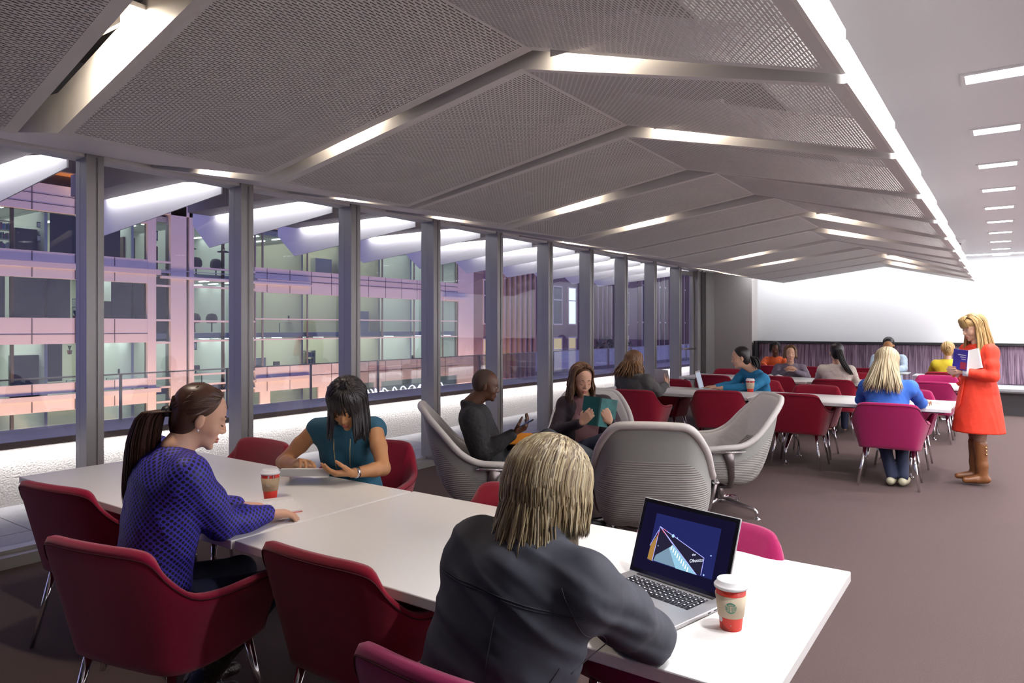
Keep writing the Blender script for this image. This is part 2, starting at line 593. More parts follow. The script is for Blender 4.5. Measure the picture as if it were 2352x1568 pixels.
# dome sensor on the ceiling beyond
e = empty('smoke_detector', (-0.55, 12.3, 2.85), label='small round grey smoke detector on the flat white ceiling beside the canopy edge', cat='smoke detector')
MB().lathe([(0.001, -0.05), (0.05, -0.05), (0.085, -0.03), (0.09, 0)]).build('housing', M_white, e, smooth=True)
MB().lathe([(0.001, -0.075), (0.03, -0.07), (0.04, -0.05)]).build('sensor_head', M_alu_d, e, smooth=True)
for x, y, z in ((-1.0, 9.25, 2.49), (-0.9, 13.6, 2.48)):
    pass

# ---------------------------------------------------------------- terrace
struct('floor', MB().box(-7.1, -5.40, -8, 30, -0.12, -0.02).box(-7.1, -5.41, -8, 30, -0.0199, -0.0195, 1), [M_joint, M_joint])
pv = MB()
for i, x in enumerate((-6.13, -6.86)):
    w = 0.725 if i == 0 else 0.725
    for j in range(-8, 26):
        y = 1.05 + 1.2 * j
        x0 = -7.1 if i else -6.13 + 0.004
        x1 = -6.138 if i else -5.40
        pv.box(x0, x1, y + 0.004, y + 1.196, -0.0195, -0.012)
o = struct('floor', pv, M_paver)
e = empty('parapet_wall', (-7.1, 8, 0), label='white stuccoed parapet wall lit from under its coping along the terrace', cat='wall')
e['kind'] = 'structure'
MB().box(-0.5, 0, -16, 22, -0.1, 0.50).build('stucco_face', M_stucco, e)
MB().box(-0.75, 0.10, -16, 22, 0.50, 0.555).build('coping', M_coping, e)
MB().box(-0.75, 0.09, -16, 22, 0.5551, 0.559).build('coping_top', M_coping_top, e)
e = empty('glass_balustrade', (-7.78, 3.70, 0.56), label='clear glass balustrade with slim steel posts on the parapet outside the windows', cat='balustrade')
MB().box(-0.006, 0.006, -12, 26, 0.02, 0.48).build('glass_panel', M_rail_glass, e)
MB().box(-0.015, 0.015, -12, 26, 0.48, 0.495).build('top_rail', M_alu, e)
for k in range(-3, 14):
    MB().box(-0.01, 0.012, 1.262 * k - 0.012, 1.262 * k + 0.012, 0, 0.49).build('post', M_alu, e)

# ---------------------------------------------------------------- outdoor canopy: dark beams with lit white fins
M_fin = mat('white_fin', (0.80, 0.78, 0.82), 0.5)
M_soffit = mat('dark_bronze_soffit', (0.30, 0.26, 0.25), 0.55)
e0 = None
for k in range(-1, 11):
    y = 3.45 + 1.208 * (k - 1)
    lab = 'white blade-shaped sunshade fin lit from above outside the windows, %s from the camera' % (['first', 'second', 'third', 'fourth', 'fifth', 'sixth', 'seventh', 'eighth', 'ninth', 'tenth', 'eleventh', 'twelfth'][k + 1])
    if e0 is None:
        e0 = empty('sunshade_fin', (-5.45, y, 2.7), label=lab, cat='sunshade fin', group='outdoor sunshade fins')
        poly = [(-0.05, 0.0), (-2.22, -0.207), (-2.57, 0.085), (-2.57, 0.33), (-2.0, 0.33), (-0.05, 0.10)]
        MB().prism(poly, 'y', 0, 0.012).build('blade', M_fin, e0)
        MB().box(-2.09, 0.02, -0.34, -0.06, 0.146, 0.355).box(-2.09, 0.02, -0.06, 0.0, 0.26, 0.355).build('beam', M_soffit, e0)
    else:
        copy_tree(e0, loc=(-5.45, y, 2.7), label=lab, cat='sunshade fin', group='outdoor sunshade fins')
    area_light('fin_strip_lamp', (-6.5, y - 0.045, 2.90), (0, 0.55, -1), 2.0, 0.02, 5.5, (1.0, 0.98, 0.98), 170)
struct('ceiling', MB().box(-7.45, -5.40, -4, 17, 3.06, 3.12), M_soffit)
# ---------------------------------------------------------------- building across the street
FX = -42.0
M_clad = mat('pale_metal_cladding', (0.56, 0.52, 0.54), 0.5, spec=0.4)
M_seam = mat('cladding_seam', (0.07, 0.06, 0.08), 0.7)
M_mauve = mat('mauve_brick', (0.21, 0.145, 0.165), 0.8, var=(0.8, 0.1))
M_office = mat('office_wall', (0.70, 0.68, 0.54), 0.8)
M_office2 = mat('office_wall_white', (0.74, 0.78, 0.76), 0.8)
M_unlit_bar = mat('unlit_room_and_bar_dark', (0.045, 0.045, 0.055), 0.7)  # darkness of unlit rooms put into the colour; also used for bars
M_offlamp = mat('office_ceiling_lamp', (1, 1, 1), 0.5, emis=((0.93, 1.0, 0.95), 3.0))
M_furn = mat('dark_office_furniture', (0.035, 0.035, 0.04), 0.5)
M_cab = mat('light_office_cabinet', (0.55, 0.57, 0.53), 0.5)
M_brown = mat('brown_office_furniture', (0.12, 0.07, 0.05), 0.5)
M_leaf = mat('office_plant_leaf', (0.10, 0.22, 0.05), 0.6)
M_dleaf = mat('dark_leaf', (0.02, 0.04, 0.02), 0.7)
off = empty('office_building', (FX, 14, -12), label='pale clad office building across the street with lit office windows in four rows', cat='building')
def part(name, mb, mats, **kw):
    n = MB()
    n.v = [(a - FX, b - 14, c + 12) for a, b, c in mb.v]
    n.f, n.mi, n.uv = mb.f, mb.mi, mb.uv
    return n.build(name, mats, off, **kw)
YA, YB, YC, YD = 6.0, 22.0, 28.9, 53.0
# spandrel bands (left wing), with seams
def band(y0, y1, z0, z1, x=FX, seams=(), mod=2.1, name='spandrel_band'):
    b = MB().box(x - 0.4, x, y0, y1, z0, z1)
    yy = y0 + mod * 0.5
    while yy < y1:
        b.box(x, x + 0.012, yy - 0.02, yy + 0.02, z0 + 0.02, z1 - 0.02, 1)
        yy += mod
    for zz in seams:
        b.box(x, x + 0.014, y0, y1, zz - 0.018, zz + 0.018, 1)
    part(name, b, [M_clad, M_seam])
band(YA, YB, 7.79, 9.27, seams=(8.2, 8.7))
band(YA, YB, 5.09, 5.63)
part('ledge', MB().box(FX, FX + 0.14, YA, 22.3, 4.75, 5.05).box(FX, FX + 0.06, YA, YC, 5.05, 5.09), M_clad)
band(YA, YB, 4.21, 4.75)
band(YA, YB, 0.66, 2.07, seams=(1.19,))
band(YA, YB, -2.03, -1.47)
part('ledge', MB().box(FX, FX + 0.14, YA, 22.3, -2.37, -2.1), M_clad)
band(YA, YB, -2.98, -2.37)
# pilasters and narrow bay
part('pilaster', MB().box(FX - 0.4, FX + 0.02, 21.55, 22.05, -12, 9.27), M_clad)
part('pilaster', MB().box(FX - 0.6, FX + 0.05, 22.95, 23.95, -12, 9.27), M_clad)
part('pilaster', MB().box(FX - 0.6, FX + 0.05, 24.15, 24.45, -12, 9.27), M_clad)
part('recess_panel', MB().box(FX - 0.9, FX - 0.7, 23.9, 24.2, -12, 9.27), M_unlit_bar)
# transoms of the narrow bay and of the curtain-wall bay
for y0, y1, zs in ((22.05, 22.95, (5.55, 4.95, 4.1, 2.0, 0.62, -1.55, -2.1, -3.0)), (24.45, 28.9, (5.35, 4.7, 4.15, 1.95, 0.70, -1.45, -2.1, -2.6)), ):
    for z in zs:
        part('transom', MB().box(FX - 0.1, FX + 0.03, y0, y1, z - 0.06, z + 0.06), M_clad)
part('ledge', MB().box(FX, FX + 0.2, 22.3, 33.5, 4.55, 4.7), M_clad)
# right wing: spandrels and double-height glazing
band(YC, YD, 4.0, 5.7, seams=(4.9, 5.35), mod=1.9)
part('ledge', MB().box(FX, FX + 0.16, 29, 33.5, 4.62, 4.9), M_clad)
part('ledge', MB().box(FX, FX + 0.16, 48.5, 51.7, 4.1, 4.4), M_clad)
band(YC, YD, -2.9, -1.15, seams=(-2.0,), mod=1.9)
part('ledge', MB().box(FX, FX + 0.16, 28.9, 33.5, -2.2, -1.95), M_clad)
for z in (2.15, 0.72):
    part('transom', MB().box(FX - 0.06, FX + 0.04, YC, 50.5, z - 0.045, z + 0.045), M_clad)
for y in (28.9, 29.5, 33.3, 37.1, 40.9, 44.7, 48.5, 50.6):
    part('glazing_bar', MB().box(FX - 0.08, FX + 0.02, y - 0.05, y + 0.05, -1.2, 4.0).box(FX - 0.08, FX + 0.02, y - 0.05, y + 0.05, 5.7, 8.5), M_alu_d)
part('corner_pier', MB().box(FX - 0.4, FX + 0.02, 50.6, YD, -12, 10), M_clad)
for y in (29.3, 34.3, 40, 47.0):
    part('ground_pier', MB().box(FX - 0.2, FX, y, y + 0.8, -12, -2.9), M_clad)
part('wood_soffit', MB().box(FX - 5, FX + 0.8, YA, YB + 1, 9.85, 9.9), mat('lit_wood_soffit', (0.5, 0.25, 0.10), 0.5))
part('roof_slab', MB().box(FX - 14, FX + 0.8, YA, YB + 1, 9.9, 10.2).box(FX - 14, FX + 0.05, YB, YD, 8.5, 10.2), M_clad)
# glazing
for z0, z1 in ((5.63, 7.79), (2.07, 4.21), (-1.47, 0.66), (-5.5, -2.98)):
    part('window', MB().quad((FX - 0.2, YA, z0), (FX - 0.2, 21.7, z0), (FX - 0.2, 21.7, z1), (FX - 0.2, YA, z1)), M_off_glass)
part('window', MB().quad((FX - 0.2, 22.0, -5.5), (FX - 0.2, YC, -5.5), (FX - 0.2, YC, 7.9), (FX - 0.2, 22.0, 7.9)), M_off_glass)
for z0, z1 in ((5.7, 8.5), (-1.15, 4.0), (-6, -2.9)):
    part('window', MB().quad((FX - 0.15, YC, z0), (FX - 0.15, 50.6, z0), (FX - 0.15, 50.6, z1), (FX - 0.15, YC, z1)), M_off_glass)
# floors, back wall, partitions, dark sheets standing in for unlit rooms
fl = MB()
for z in (5.0, 1.2, -2.2, -5.9, 8.4):
    fl.box(FX - 7, FX - 0.45, YA, YD, z - 0.35, z)
part('floor_slab', fl, mat('office_ceiling', (0.6, 0.62, 0.58), 0.9))
part('back_wall', MB().box(FX - 7.2, FX - 7, YA, 29, -6, 9).box(FX - 7.2, FX - 7, 29, YD, -6, 9, 1), [M_office, M_office2])
for y in (9.5, 16.3, 20.9, 24.1, 28.5, 33.2, 37.0, 41.0, 44.8, 48.6, 52.9):
    part('partition', MB().box(FX - 7, FX - 0.5, y - 0.08, y + 0.08, -5.8, 8.2), M_office if int(y) % 2 else M_office2)
UNLIT = [(16.5, 18.9, 5.63, 7.79), (19.2, 20.2, 5.63, 7.79), (14.6, 17.5, 2.07, 4.21), (19.7, 21.6, 2.07, 4.21), (22.05, 22.95, 0.7, 4.9), (16.4, 17.1, -1.4, 0.66), (13.2, 14.4, 2.07, 4.21)]
for y0, y1, z0, z1 in UNLIT:
    part('unlit_room_sheet', MB().box(FX - 0.55, FX - 0.5, y0, y1, z0, z1), M_unlit_bar)
for y in (14.6, 18.5, 26.6):
    part('glazing_bar', MB().box(FX - 0.3, FX - 0.1, y - 0.06, y + 0.06, -5.5, 8), M_unlit_bar)
lamp = MB()
for z in (8.02, 4.62, 0.82, -2.58):
    for y in [9 + 1.9 * i for i in range(23)]:
        for x in (1.6, 3.6, 5.6):
            lamp.box(FX - x - 0.5, FX - x + 0.5, y - 0.09, y + 0.09, z - 0.03, z)
part('ceiling_lamps', lamp, M_offlamp)['kind'] = 'stuff'
for z, p in ((7.9, 110), (4.5, 105), (0.7, 170), (-2.7, 70)):
    for yy, L in ((14, 15), (27, 11), (42, 19)):
        area_light('office_light', (FX - 3.4, yy, z), (0.0, 0, -1), 5, L, p * L / 15, (1.0, 1.0, 0.88), 180)

# far slatted building farther along the street
far = empty('slatted_building', (FX, 53, -12), label='mauve building with tall vertical slats beyond the pale office building', cat='building')
def fpart(name, mb, mats):
    n = MB()
    n.v = [(a - FX, b - 53, c + 12) for a, b, c in mb.v]
    n.f, n.mi, n.uv = mb.f, mb.mi, mb.uv
    return n.build(name, mats, far)
fpart('wall', MB().box(FX - 8, FX - 0.5, 53.0, 150, -12, 22), M_mauve)
fpart('wall', MB().box(FX - 0.5, FX, 53, 57.2, -12, 22).box(FX - 0.5, FX, 67, 73.5, -12, 22).box(FX - 0.5, FX, 84, 90, -12, 22), M_mauve)
def tall_window(y0, y1, z0, z1, lit):
    fpart('window', MB().box(FX - 0.02, FX + 0.03, y0, y1, z0, z1), [M_off_w[lit]])
    f = MB()
    for a, b, c, d in ((y0 - .12, y0, z0 - .15, z1 + .15), (y1, y1 + .12, z0 - .15, z1 + .15), (y0, y1, z0 - .15, z0), (y0, y1, z1, z1 + .15), (y0, y1, (z0 * .35 + z1 * .65) - .06, (z0 * .35 + z1 * .65) + .06)):
        f.box(FX, FX + 0.1, a, b, c, d)
    fpart('window_frame', f, M_clad)
M_off_w = [mat('dark_window', (0.05, 0.055, 0.07), 0.1), mat('lit_window', (0.5, 0.6, 0.6), 0.4, emis=((0.75, 0.92, 0.95), 0.75)), mat('amber_window', (0.4, 0.36, 0.2), 0.4, emis=((0.75, 0.62, 0.30), 0.35))]
for y0, y1 in ((54.6, 55.9), (67.6, 69.4), (71, 72.6), (85, 87)):
    for n, (z0, z1) in enumerate(((7.6, 11.5), (2.0, 6.2), (-3.4, 0.3))):
        tall_window(y0, y1, z0, z1, (0 if y0 < 60 else (1 if (n + int(y0)) % 3 == 0 else 0)) if n < 2 else 2)
sl = MB()
for (a, b, st) in ((57.6, 66.6, 0.95), (74, 83.5, 1.2), (90.5, 135, 2.0)):
    y = a
    while y < b:
        sl.box(FX - 0.1, FX + 0.45, y - 0.13, y + 0.13, -12, 22)
        y += st
fpart('vertical_slats', sl, mat('rose_slat', (0.34, 0.24, 0.25), 0.6))
gz = MB()
gl2 = MB()
for (a, b) in ((57.3, 66.9), (73.6, 83.8), (90.2, 135)):
    gz.box(FX - 0.45, FX - 0.3, a, b, -12, 22)
    for z in (-3.6, 2.3, 7.6, 12.5):
        gl2.box(FX - 0.3, FX - 0.1, a, b, z - 0.1, z + 0.1)
fpart('glazing', gz, M_off_w[0])
fpart('transoms', gl2, M_clad)
for i, (y, z0, z1, m) in enumerate(((58.1, -3.2, 0.5, 2), (60.0, -3.2, 0.5, 2), (63.8, -3.2, 0.5, 2), (65.4, -3.2, 0.5, 2), (63.6, 8, 12, 1), (66, 8, 12, 1), (76, -3, 0.5, 2), (79, -3, 0.5, 2))):
    fpart('lit_pane', MB().box(FX - 0.28, FX - 0.2, y - 0.3, y + 0.35, z0, z1), M_off_w[m])
# street level far below
struct('floor', MB().box(-60, -8.6, -30, 160, -12.2, -12), mat('asphalt', (0.10, 0.09, 0.09), 0.8))

# things seen in the offices opposite
def thing_box(name, label, cat, mb, m, loc, group=None):
    o = mb.build(name, m)
    o.location = loc
    tag(o, label, cat, group)
    return o
def cabinet(y, z, h, w, mm, label):
    e = empty('filing_cabinet', (FX - 1.2, y, z), label=label, cat='cabinet')
    MB().box(-0.6, 0, 0, w, 0, h).build('body', mm, e)
    for i in range(3):
        MB().box(0, 0.02, 0.03, w - 0.03, h * (i / 3) + 0.03, h * ((i + 1) / 3) - 0.03).build('drawer', mm, e)
cabinet(15.1, 5.0, 1.9, 1.05, M_furn, 'dark tall office cabinet in the upper left office opposite')
cabinet(15.0, -2.2, 2.25, 1.3, M_furn, 'dark tall cabinet in the lower left office opposite')
cabinet(19.0, 1.2, 1.9, 1.0, M_furn, 'dark cabinet behind the first window mullion in the middle row opposite')
cabinet(20.7, 5.0, 2.0, 0.7, M_brown, 'brown cupboard beside a picture in the upper office opposite')
cabinet(22.3, 5.0, 1.6, 0.5, M_brown, 'narrow brown chest under a framed picture in the upper narrow bay opposite')
cabinet(29.6, -2.2, 1.6, 1.0, M_cab, 'pale cabinet in the lower office opposite right of the second mullion')
cabinet(35.0, 5.0, 1.9, 1.6, M_cab, 'pale cabinet in the upper office opposite behind the third mullion')
cabinet(39.5, 1.2, 1.7, 1.0, M_cab, 'pale cabinet in the double height office opposite')
def shelf(y, z, label):
    e = empty('bookshelf', (FX - 1.0, y, z), label=label, cat='bookshelf')
    f = MB().box(-0.5, 0, 0, 0.04, 0, 2.0).box(-0.5, 0, 0.9, 0.94, 0, 2.0)
    for zz in (0.0, 0.5, 1.0, 1.5, 1.97):
        f.box(-0.5, 0, 0, 0.94, zz, zz + 0.03)
    f.build('frame', M_cab, e)
    b = MB()
    for zz in (0.53, 1.03, 1.53):
        y0 = 0.06
        while y0 < 0.8:
            w = random.uniform(0.03, 0.07)
            b.box(-0.3, -0.02, y0, y0 + w, zz, zz + random.uniform(0.22, 0.36))
            y0 += w + 0.004
    o = b.build('row_of_books', mat('office_books', (0.3, 0.3, 0.3), 0.6, island=((0.5, 0.08, 0.05), (0.08, 0.25, 0.5), (0.6, 0.6, 0.5), (0.1, 0.3, 0.15), (0.05, 0.05, 0.08))), e)
    o['kind'] = 'stuff'
shelf(14.0, 5.2, 'bookshelf with coloured binders in the upper left office opposite')
shelf(18.0, 1.2, 'bookshelf with red and yellow binders left of the first mullion opposite')
shelf(33.9, -2.2, 'bookshelf in the lower office opposite left of the third mullion')
shelf(37.9, 5.2, 'bookshelf in the upper office opposite right of the third mullion')
def desk(y, z, label):
    e = empty('office_desk', (FX - 1.6, y, z), label=label, cat='desk')
    MB().box(-0.7, 0, 0, 1.5, 0.70, 0.74).build('top', M_cab, e)
    MB().box(-0.7, -0.66, 0.02, 0.06, 0, 0.7).build('leg', M_furn, e)
    MB().box(-0.7, -0.66, 1.44, 1.48, 0, 0.7).build('leg', M_furn, e)
    m = empty('computer_monitor', (FX - 1.9, y + 0.8, z + 0.74), label='computer monitor on the ' + label[label.find('desk'):], cat='monitor')
    MB().box(-0.1, 0.1, -0.1, 0.1, 0, 0.01).box(-0.02, 0.02, -0.03, 0.03, 0, 0.15).build('stand', M_furn, m)
    MB().box(-0.02, 0.02, -0.28, 0.28, 0.15, 0.5).build('screen', M_furn, m)
desk(18.0, -2.2, 'white desk under the plant shelf in the lower left office opposite')
desk(20.2, -2.2, 'white desk beside the notice board in the lower office opposite')
desk(24.9, -2.2, 'white desk in the lower curtain wall bay opposite')
desk(31.2, -2.2, 'white desk in the lower office opposite behind the second window')
desk(38.8, -2.2, 'white desk in the lower office opposite behind the third window')
desk(45.5, -2.2, 'white desk in the lower office opposite near its right end')
desk(32.5, 1.2, 'white desk in the double height office opposite')
def picture(y, z, w, h, label, dy=0):
    e = empty('framed_picture', (FX - 1.0, y, z), label=label, cat='picture')
    MB().box(-0.02, 0, 0, w, 0, h).build('frame', M_furn, e)
    MB().box(0, 0.006, w * .14, w * .86, h * .12, h * .88).build('print', M_office2, e)
picture(16.05, 7.0, 0.22, 0.3, 'small framed picture, upper left of the four in the upper left office opposite')
picture(16.33, 7.02, 0.16, 0.3, 'small framed picture, upper right of the four in the upper left office opposite')
picture(16.05, 6.25, 0.2, 0.34, 'small framed picture, lower left of the four in the upper left office opposite')
picture(16.33, 6.3, 0.16, 0.3, 'small framed picture, lower right of the four in the upper left office opposite')
picture(22.4, 6.95, 0.3, 0.6, 'framed picture above the brown chest in the upper narrow bay opposite')
picture(24.9, 0.1, 0.35, 0.5, 'framed picture in the lower curtain wall bay opposite')
def pendant(y, label):
    e = empty('pendant_lamp', (FX - 1.4, y, 6.7), label=label, cat='pendant lamp')
    MB().tube([(0, 0, 0.2), (0, 0, 1.4)], 0.015, 6).build('cord', M_furn, e)
    MB().lathe([(0.0, 0.28), (0.09, 0.26), (0.1, 0.1), (0.42, 0.0), (0.4, -0.03)]).build('lamp_shade', M_furn, e, smooth=True)
pendant(25.0, 'black pendant lamp, left one in the upper curtain wall bay opposite')
pendant(27.4, 'black pendant lamp, right one in the upper curtain wall bay opposite')
def plant(name, y, z, h, m, label, n=26):
    e = empty(name, (FX - 0.8, y, z), label=label, cat='plant')
    MB().lathe([(0.09, 0), (0.13, 0.22), (0.12, 0.22)], n=10).build('pot', mat('pot_brown', (0.35, 0.12, 0.06), 0.7), e)
    b = MB()
    for i in range(n):
        a = random.uniform(0, 6.28)
        r = random.uniform(0.15, 0.5) * h
        q = V((math.cos(a) * r, math.sin(a) * r, 0.2 + random.uniform(0.5, 1) * h))
        b.tube([(0, 0, 0.2), q * 0.5 + V((0, 0, 0.2)), q], [0.01, 0.035, 0.004], 4, flat=0.2)
    b.build('foliage', m, e)
plant('potted_plant', 18.9, 2.95, 0.75, M_leaf, 'green leafy plant on a cabinet left of the first mullion opposite')
plant('potted_plant', 17.9, 2.0, 0.35, M_dleaf, 'dark plant on the sill of the middle office row opposite, left one')
plant('potted_plant', 18.7, 2.0, 0.35, M_dleaf, 'dark plant on the sill of the middle office row opposite, right one')
plant('potted_plant', 17.6, 0.05, 0.3, M_leaf, 'small plant on the shelf of the lower left office opposite, left one')
plant('potted_plant', 18.5, 0.05, 0.3, M_leaf, 'small plant on the shelf of the lower left office opposite, right one')
plant('potted_plant', 22.4, 6.35, 0.3, M_leaf, 'small green plant on the brown chest opposite')
for i, (y, z) in enumerate(((25.1, 1.95), (26.3, 1.95), (25.2, 5.6), (26.6, 5.6))):
    lab = 'dark rounded office chair by the curtain wall bay opposite, ' + ['lower left', 'lower right', 'upper left', 'upper right'][i] + ' of four'
    e = empty('office_chair', (FX - 1.0, y, z), label=lab, cat='office chair', group='office chairs in the curtain wall bay')
    MB().lathe([(0.0, 0.55), (0.25, 0.5), (0.36, 0.3), (0.38, 0.0), (0.3, -0.1)], n=14).build('backrest', M_furn, e, smooth=True)
    MB().tube([(0, 0, -0.7), (0, 0, 0)], 0.04, 6).build('post', M_furn, e)
# illegible neon sign at street level, and the warm lamp under the roof
sign = empty('neon_sign', (FX + 0.1, 39.5, -3.9), label='glowing blue-white script neon sign low on the building opposite', cat='sign')
nb = MB()
random.seed(3)
for i in range(10):
    y = i * 0.95
    pts = [V((0, y + 0.55 * math.sin(t * 1.0 + 0.4 * i) * (0.6 + 0.2 * (i % 3)), 0.45 * math.cos(t * 1.3 + i))) for t in [q * 0.5 for q in range(11)]]
    nb.tube(pts, 0.055, 6)
nb.build('neon_tube', mat('neon_white', (0.9, 0.95, 1), 0.4, emis=((0.72, 0.82, 1.0), 2.6)), sign)
bulb = empty('soffit_lamp', (-41.35, 17.9, 9.75), label='small bright warm lamp under the roof edge opposite, beside the first mullion', cat='lamp')
a, b = -20, 0
MB().ball((0, 0, 0), 0.15, 12, 8).build('bulb', mat('warm_bulb', (1, 0.8, 0.5), 0.4, emis=((1.0, 0.66, 0.30), 26)), bulb, smooth=True)
MB().lathe([(0.03, 0.20), (0.13, 0.13), (0.15, 0.05)]).build('lamp_shade', M_coping, bulb, smooth=True)
# tree beyond the door
e = empty('tree', (-15.5, 30.5, -12), label='dark leafy tree beyond the last window panes by the door', cat='tree')
MB().tube([(0, 0, 0), (0.1, 0, 5), (0, 0.1, 9)], [0.25, 0.2, 0.1], 8).build('trunk', M_brown, e)
b = MB()
random.seed(5)
for i in range(2600):
    a = random.uniform(0, 6.283)
    u = random.uniform(-1, 1)
    r = random.uniform(0.3, 1) ** 0.4
    c = V((math.cos(a) * math.sqrt(1 - u * u) * 1.9 * r, math.sin(a) * math.sqrt(1 - u * u) * 1.9 * r, 9.6 + u * 3.6 * r))
    d1 = V((random.gauss(0, 1), random.gauss(0, 1), random.gauss(0, 1))).normalized() * 0.16
    d2 = d1.orthogonal().normalized() * 0.07
    b.quad(c - d1, c + d2, c + d1, c - d2)
b.build('foliage', mat('dusk_leaf', (0.13, 0.13, 0.10), 0.8), e)
# ================================================================ furniture
M_table = mat('white_laminate', (0.83, 0.82, 0.80), 0.32, spec=0.4)
M_wool_r = mat('crimson_wool', (0.25, 0.003, 0.020), 0.9, spec=0.15, bump=(900, 0.5, 2, 0.002), var=(300, 0.22), sheen=0.3)
M_wool_k = mat('light_tinted_raspberry_wool', (0.29, 0.004, 0.038), 0.9, spec=0.15, bump=(900, 0.5, 2, 0.002), var=(300, 0.22), sheen=0.3)  # the crimson wool with a pinker shift of the light in its colour
M_wool_m = mat('light_tinted_magenta_wool', (0.30, 0.007, 0.082), 0.9, spec=0.15, bump=(900, 0.5, 2, 0.002), var=(300, 0.22), sheen=0.3)  # the crimson wool with the lamps' magenta shift put into its colour

# ---- long tables: top > pedestals
def make_table(label):
    e = empty('table', (0, 0, 0), label=label, cat='table', group='white communal tables')
    MB().box(-0.99, 0.985, 0, 0.985, 0.705, 0.74).build('tabletop', M_table, e, bevel=0.004)
    MB().box(-0.93, 0.925, 0.08, 0.90, 0.690, 0.705).build('underframe', M_black, e)
    for x in (-0.62, 0.62):
        p = MB()
        p.box(x - 0.03, x + 0.03, 0.12, 0.865, 0.665, 0.690)
        for dx in (-0.022, 0.022):
            p.tube([(x + dx, 0.49, 0.67), (x + dx, 0.49, 0.34)], 0.019, 10)
        o = p.build('pedestal', M_chrome, e, smooth=True)
        for s_ in (-1, 1):
            f = MB()
            f.tube([(x, 0.49, 0.36), (x, 0.49 + s_ * 0.10, 0.30), (x, 0.49 + s_ * 0.27, 0.20), (x, 0.49 + s_ * 0.31, 0.17), (x, 0.49 + s_ * 0.31, 0.01)],
                   [0.03, 0.028, 0.02, 0.014, 0.012], 10)
            f.lathe([(0.001, 0.012), (0.03, 0.008), (0.034, 0)], (x, 0.49 + s_ * 0.31, 0), 14)
            f.build('foot', M_chrome, e, smooth=True)
    return e
TABLES = [(-3.385, 1.547, 'white table half nearest the camera, window side, with the paper cup and tablet'),
          (-1.40, 1.555, 'white laminate communal table nearest the camera, the half with the open laptop'),
          (-3.40, 8.12, 'white table in the middle row, window side, with a silver laptop'),
          (-1.41, 8.10, 'white table in the middle row, ending beside the red dress'),
          (-3.40, 11.0, 'white communal table in the far row with a black phone on it'),
          (-1.41, 11.05, 'white table in the far row, its end behind the red dress')]
t0 = None
for x, y, l in TABLES:
    if t0 is None:
        t0 = make_table(l)
        t0.location = (x, y, 0)
    else:
        copy_tree(t0, loc=(x, y, 0), label=l, cat='table', group='white communal tables')

# ---- tub chair: shell (outer back + arms), seat cushion, four legs
def smooth_path(pts, n):
    """Catmull-Rom through points of any dimension"""
    out = []
    P = [pts[0]] + list(pts) + [pts[-1]]
    m = len(pts) - 1
    for i in range(n + 1):
        t = i / n * m
        k = min(int(t), m - 1)
        f = t - k
        p0, p1, p2, p3 = P[k], P[k + 1], P[k + 2], P[k + 3]
        out.append([0.5 * ((2 * b) + (c - a) * f + (2 * a - 5 * b + 4 * c - d) * f * f + (3 * b - a - 3 * c + d) * f ** 3) for a, b, c, d in zip(p0, p1, p2, p3)])
    return out

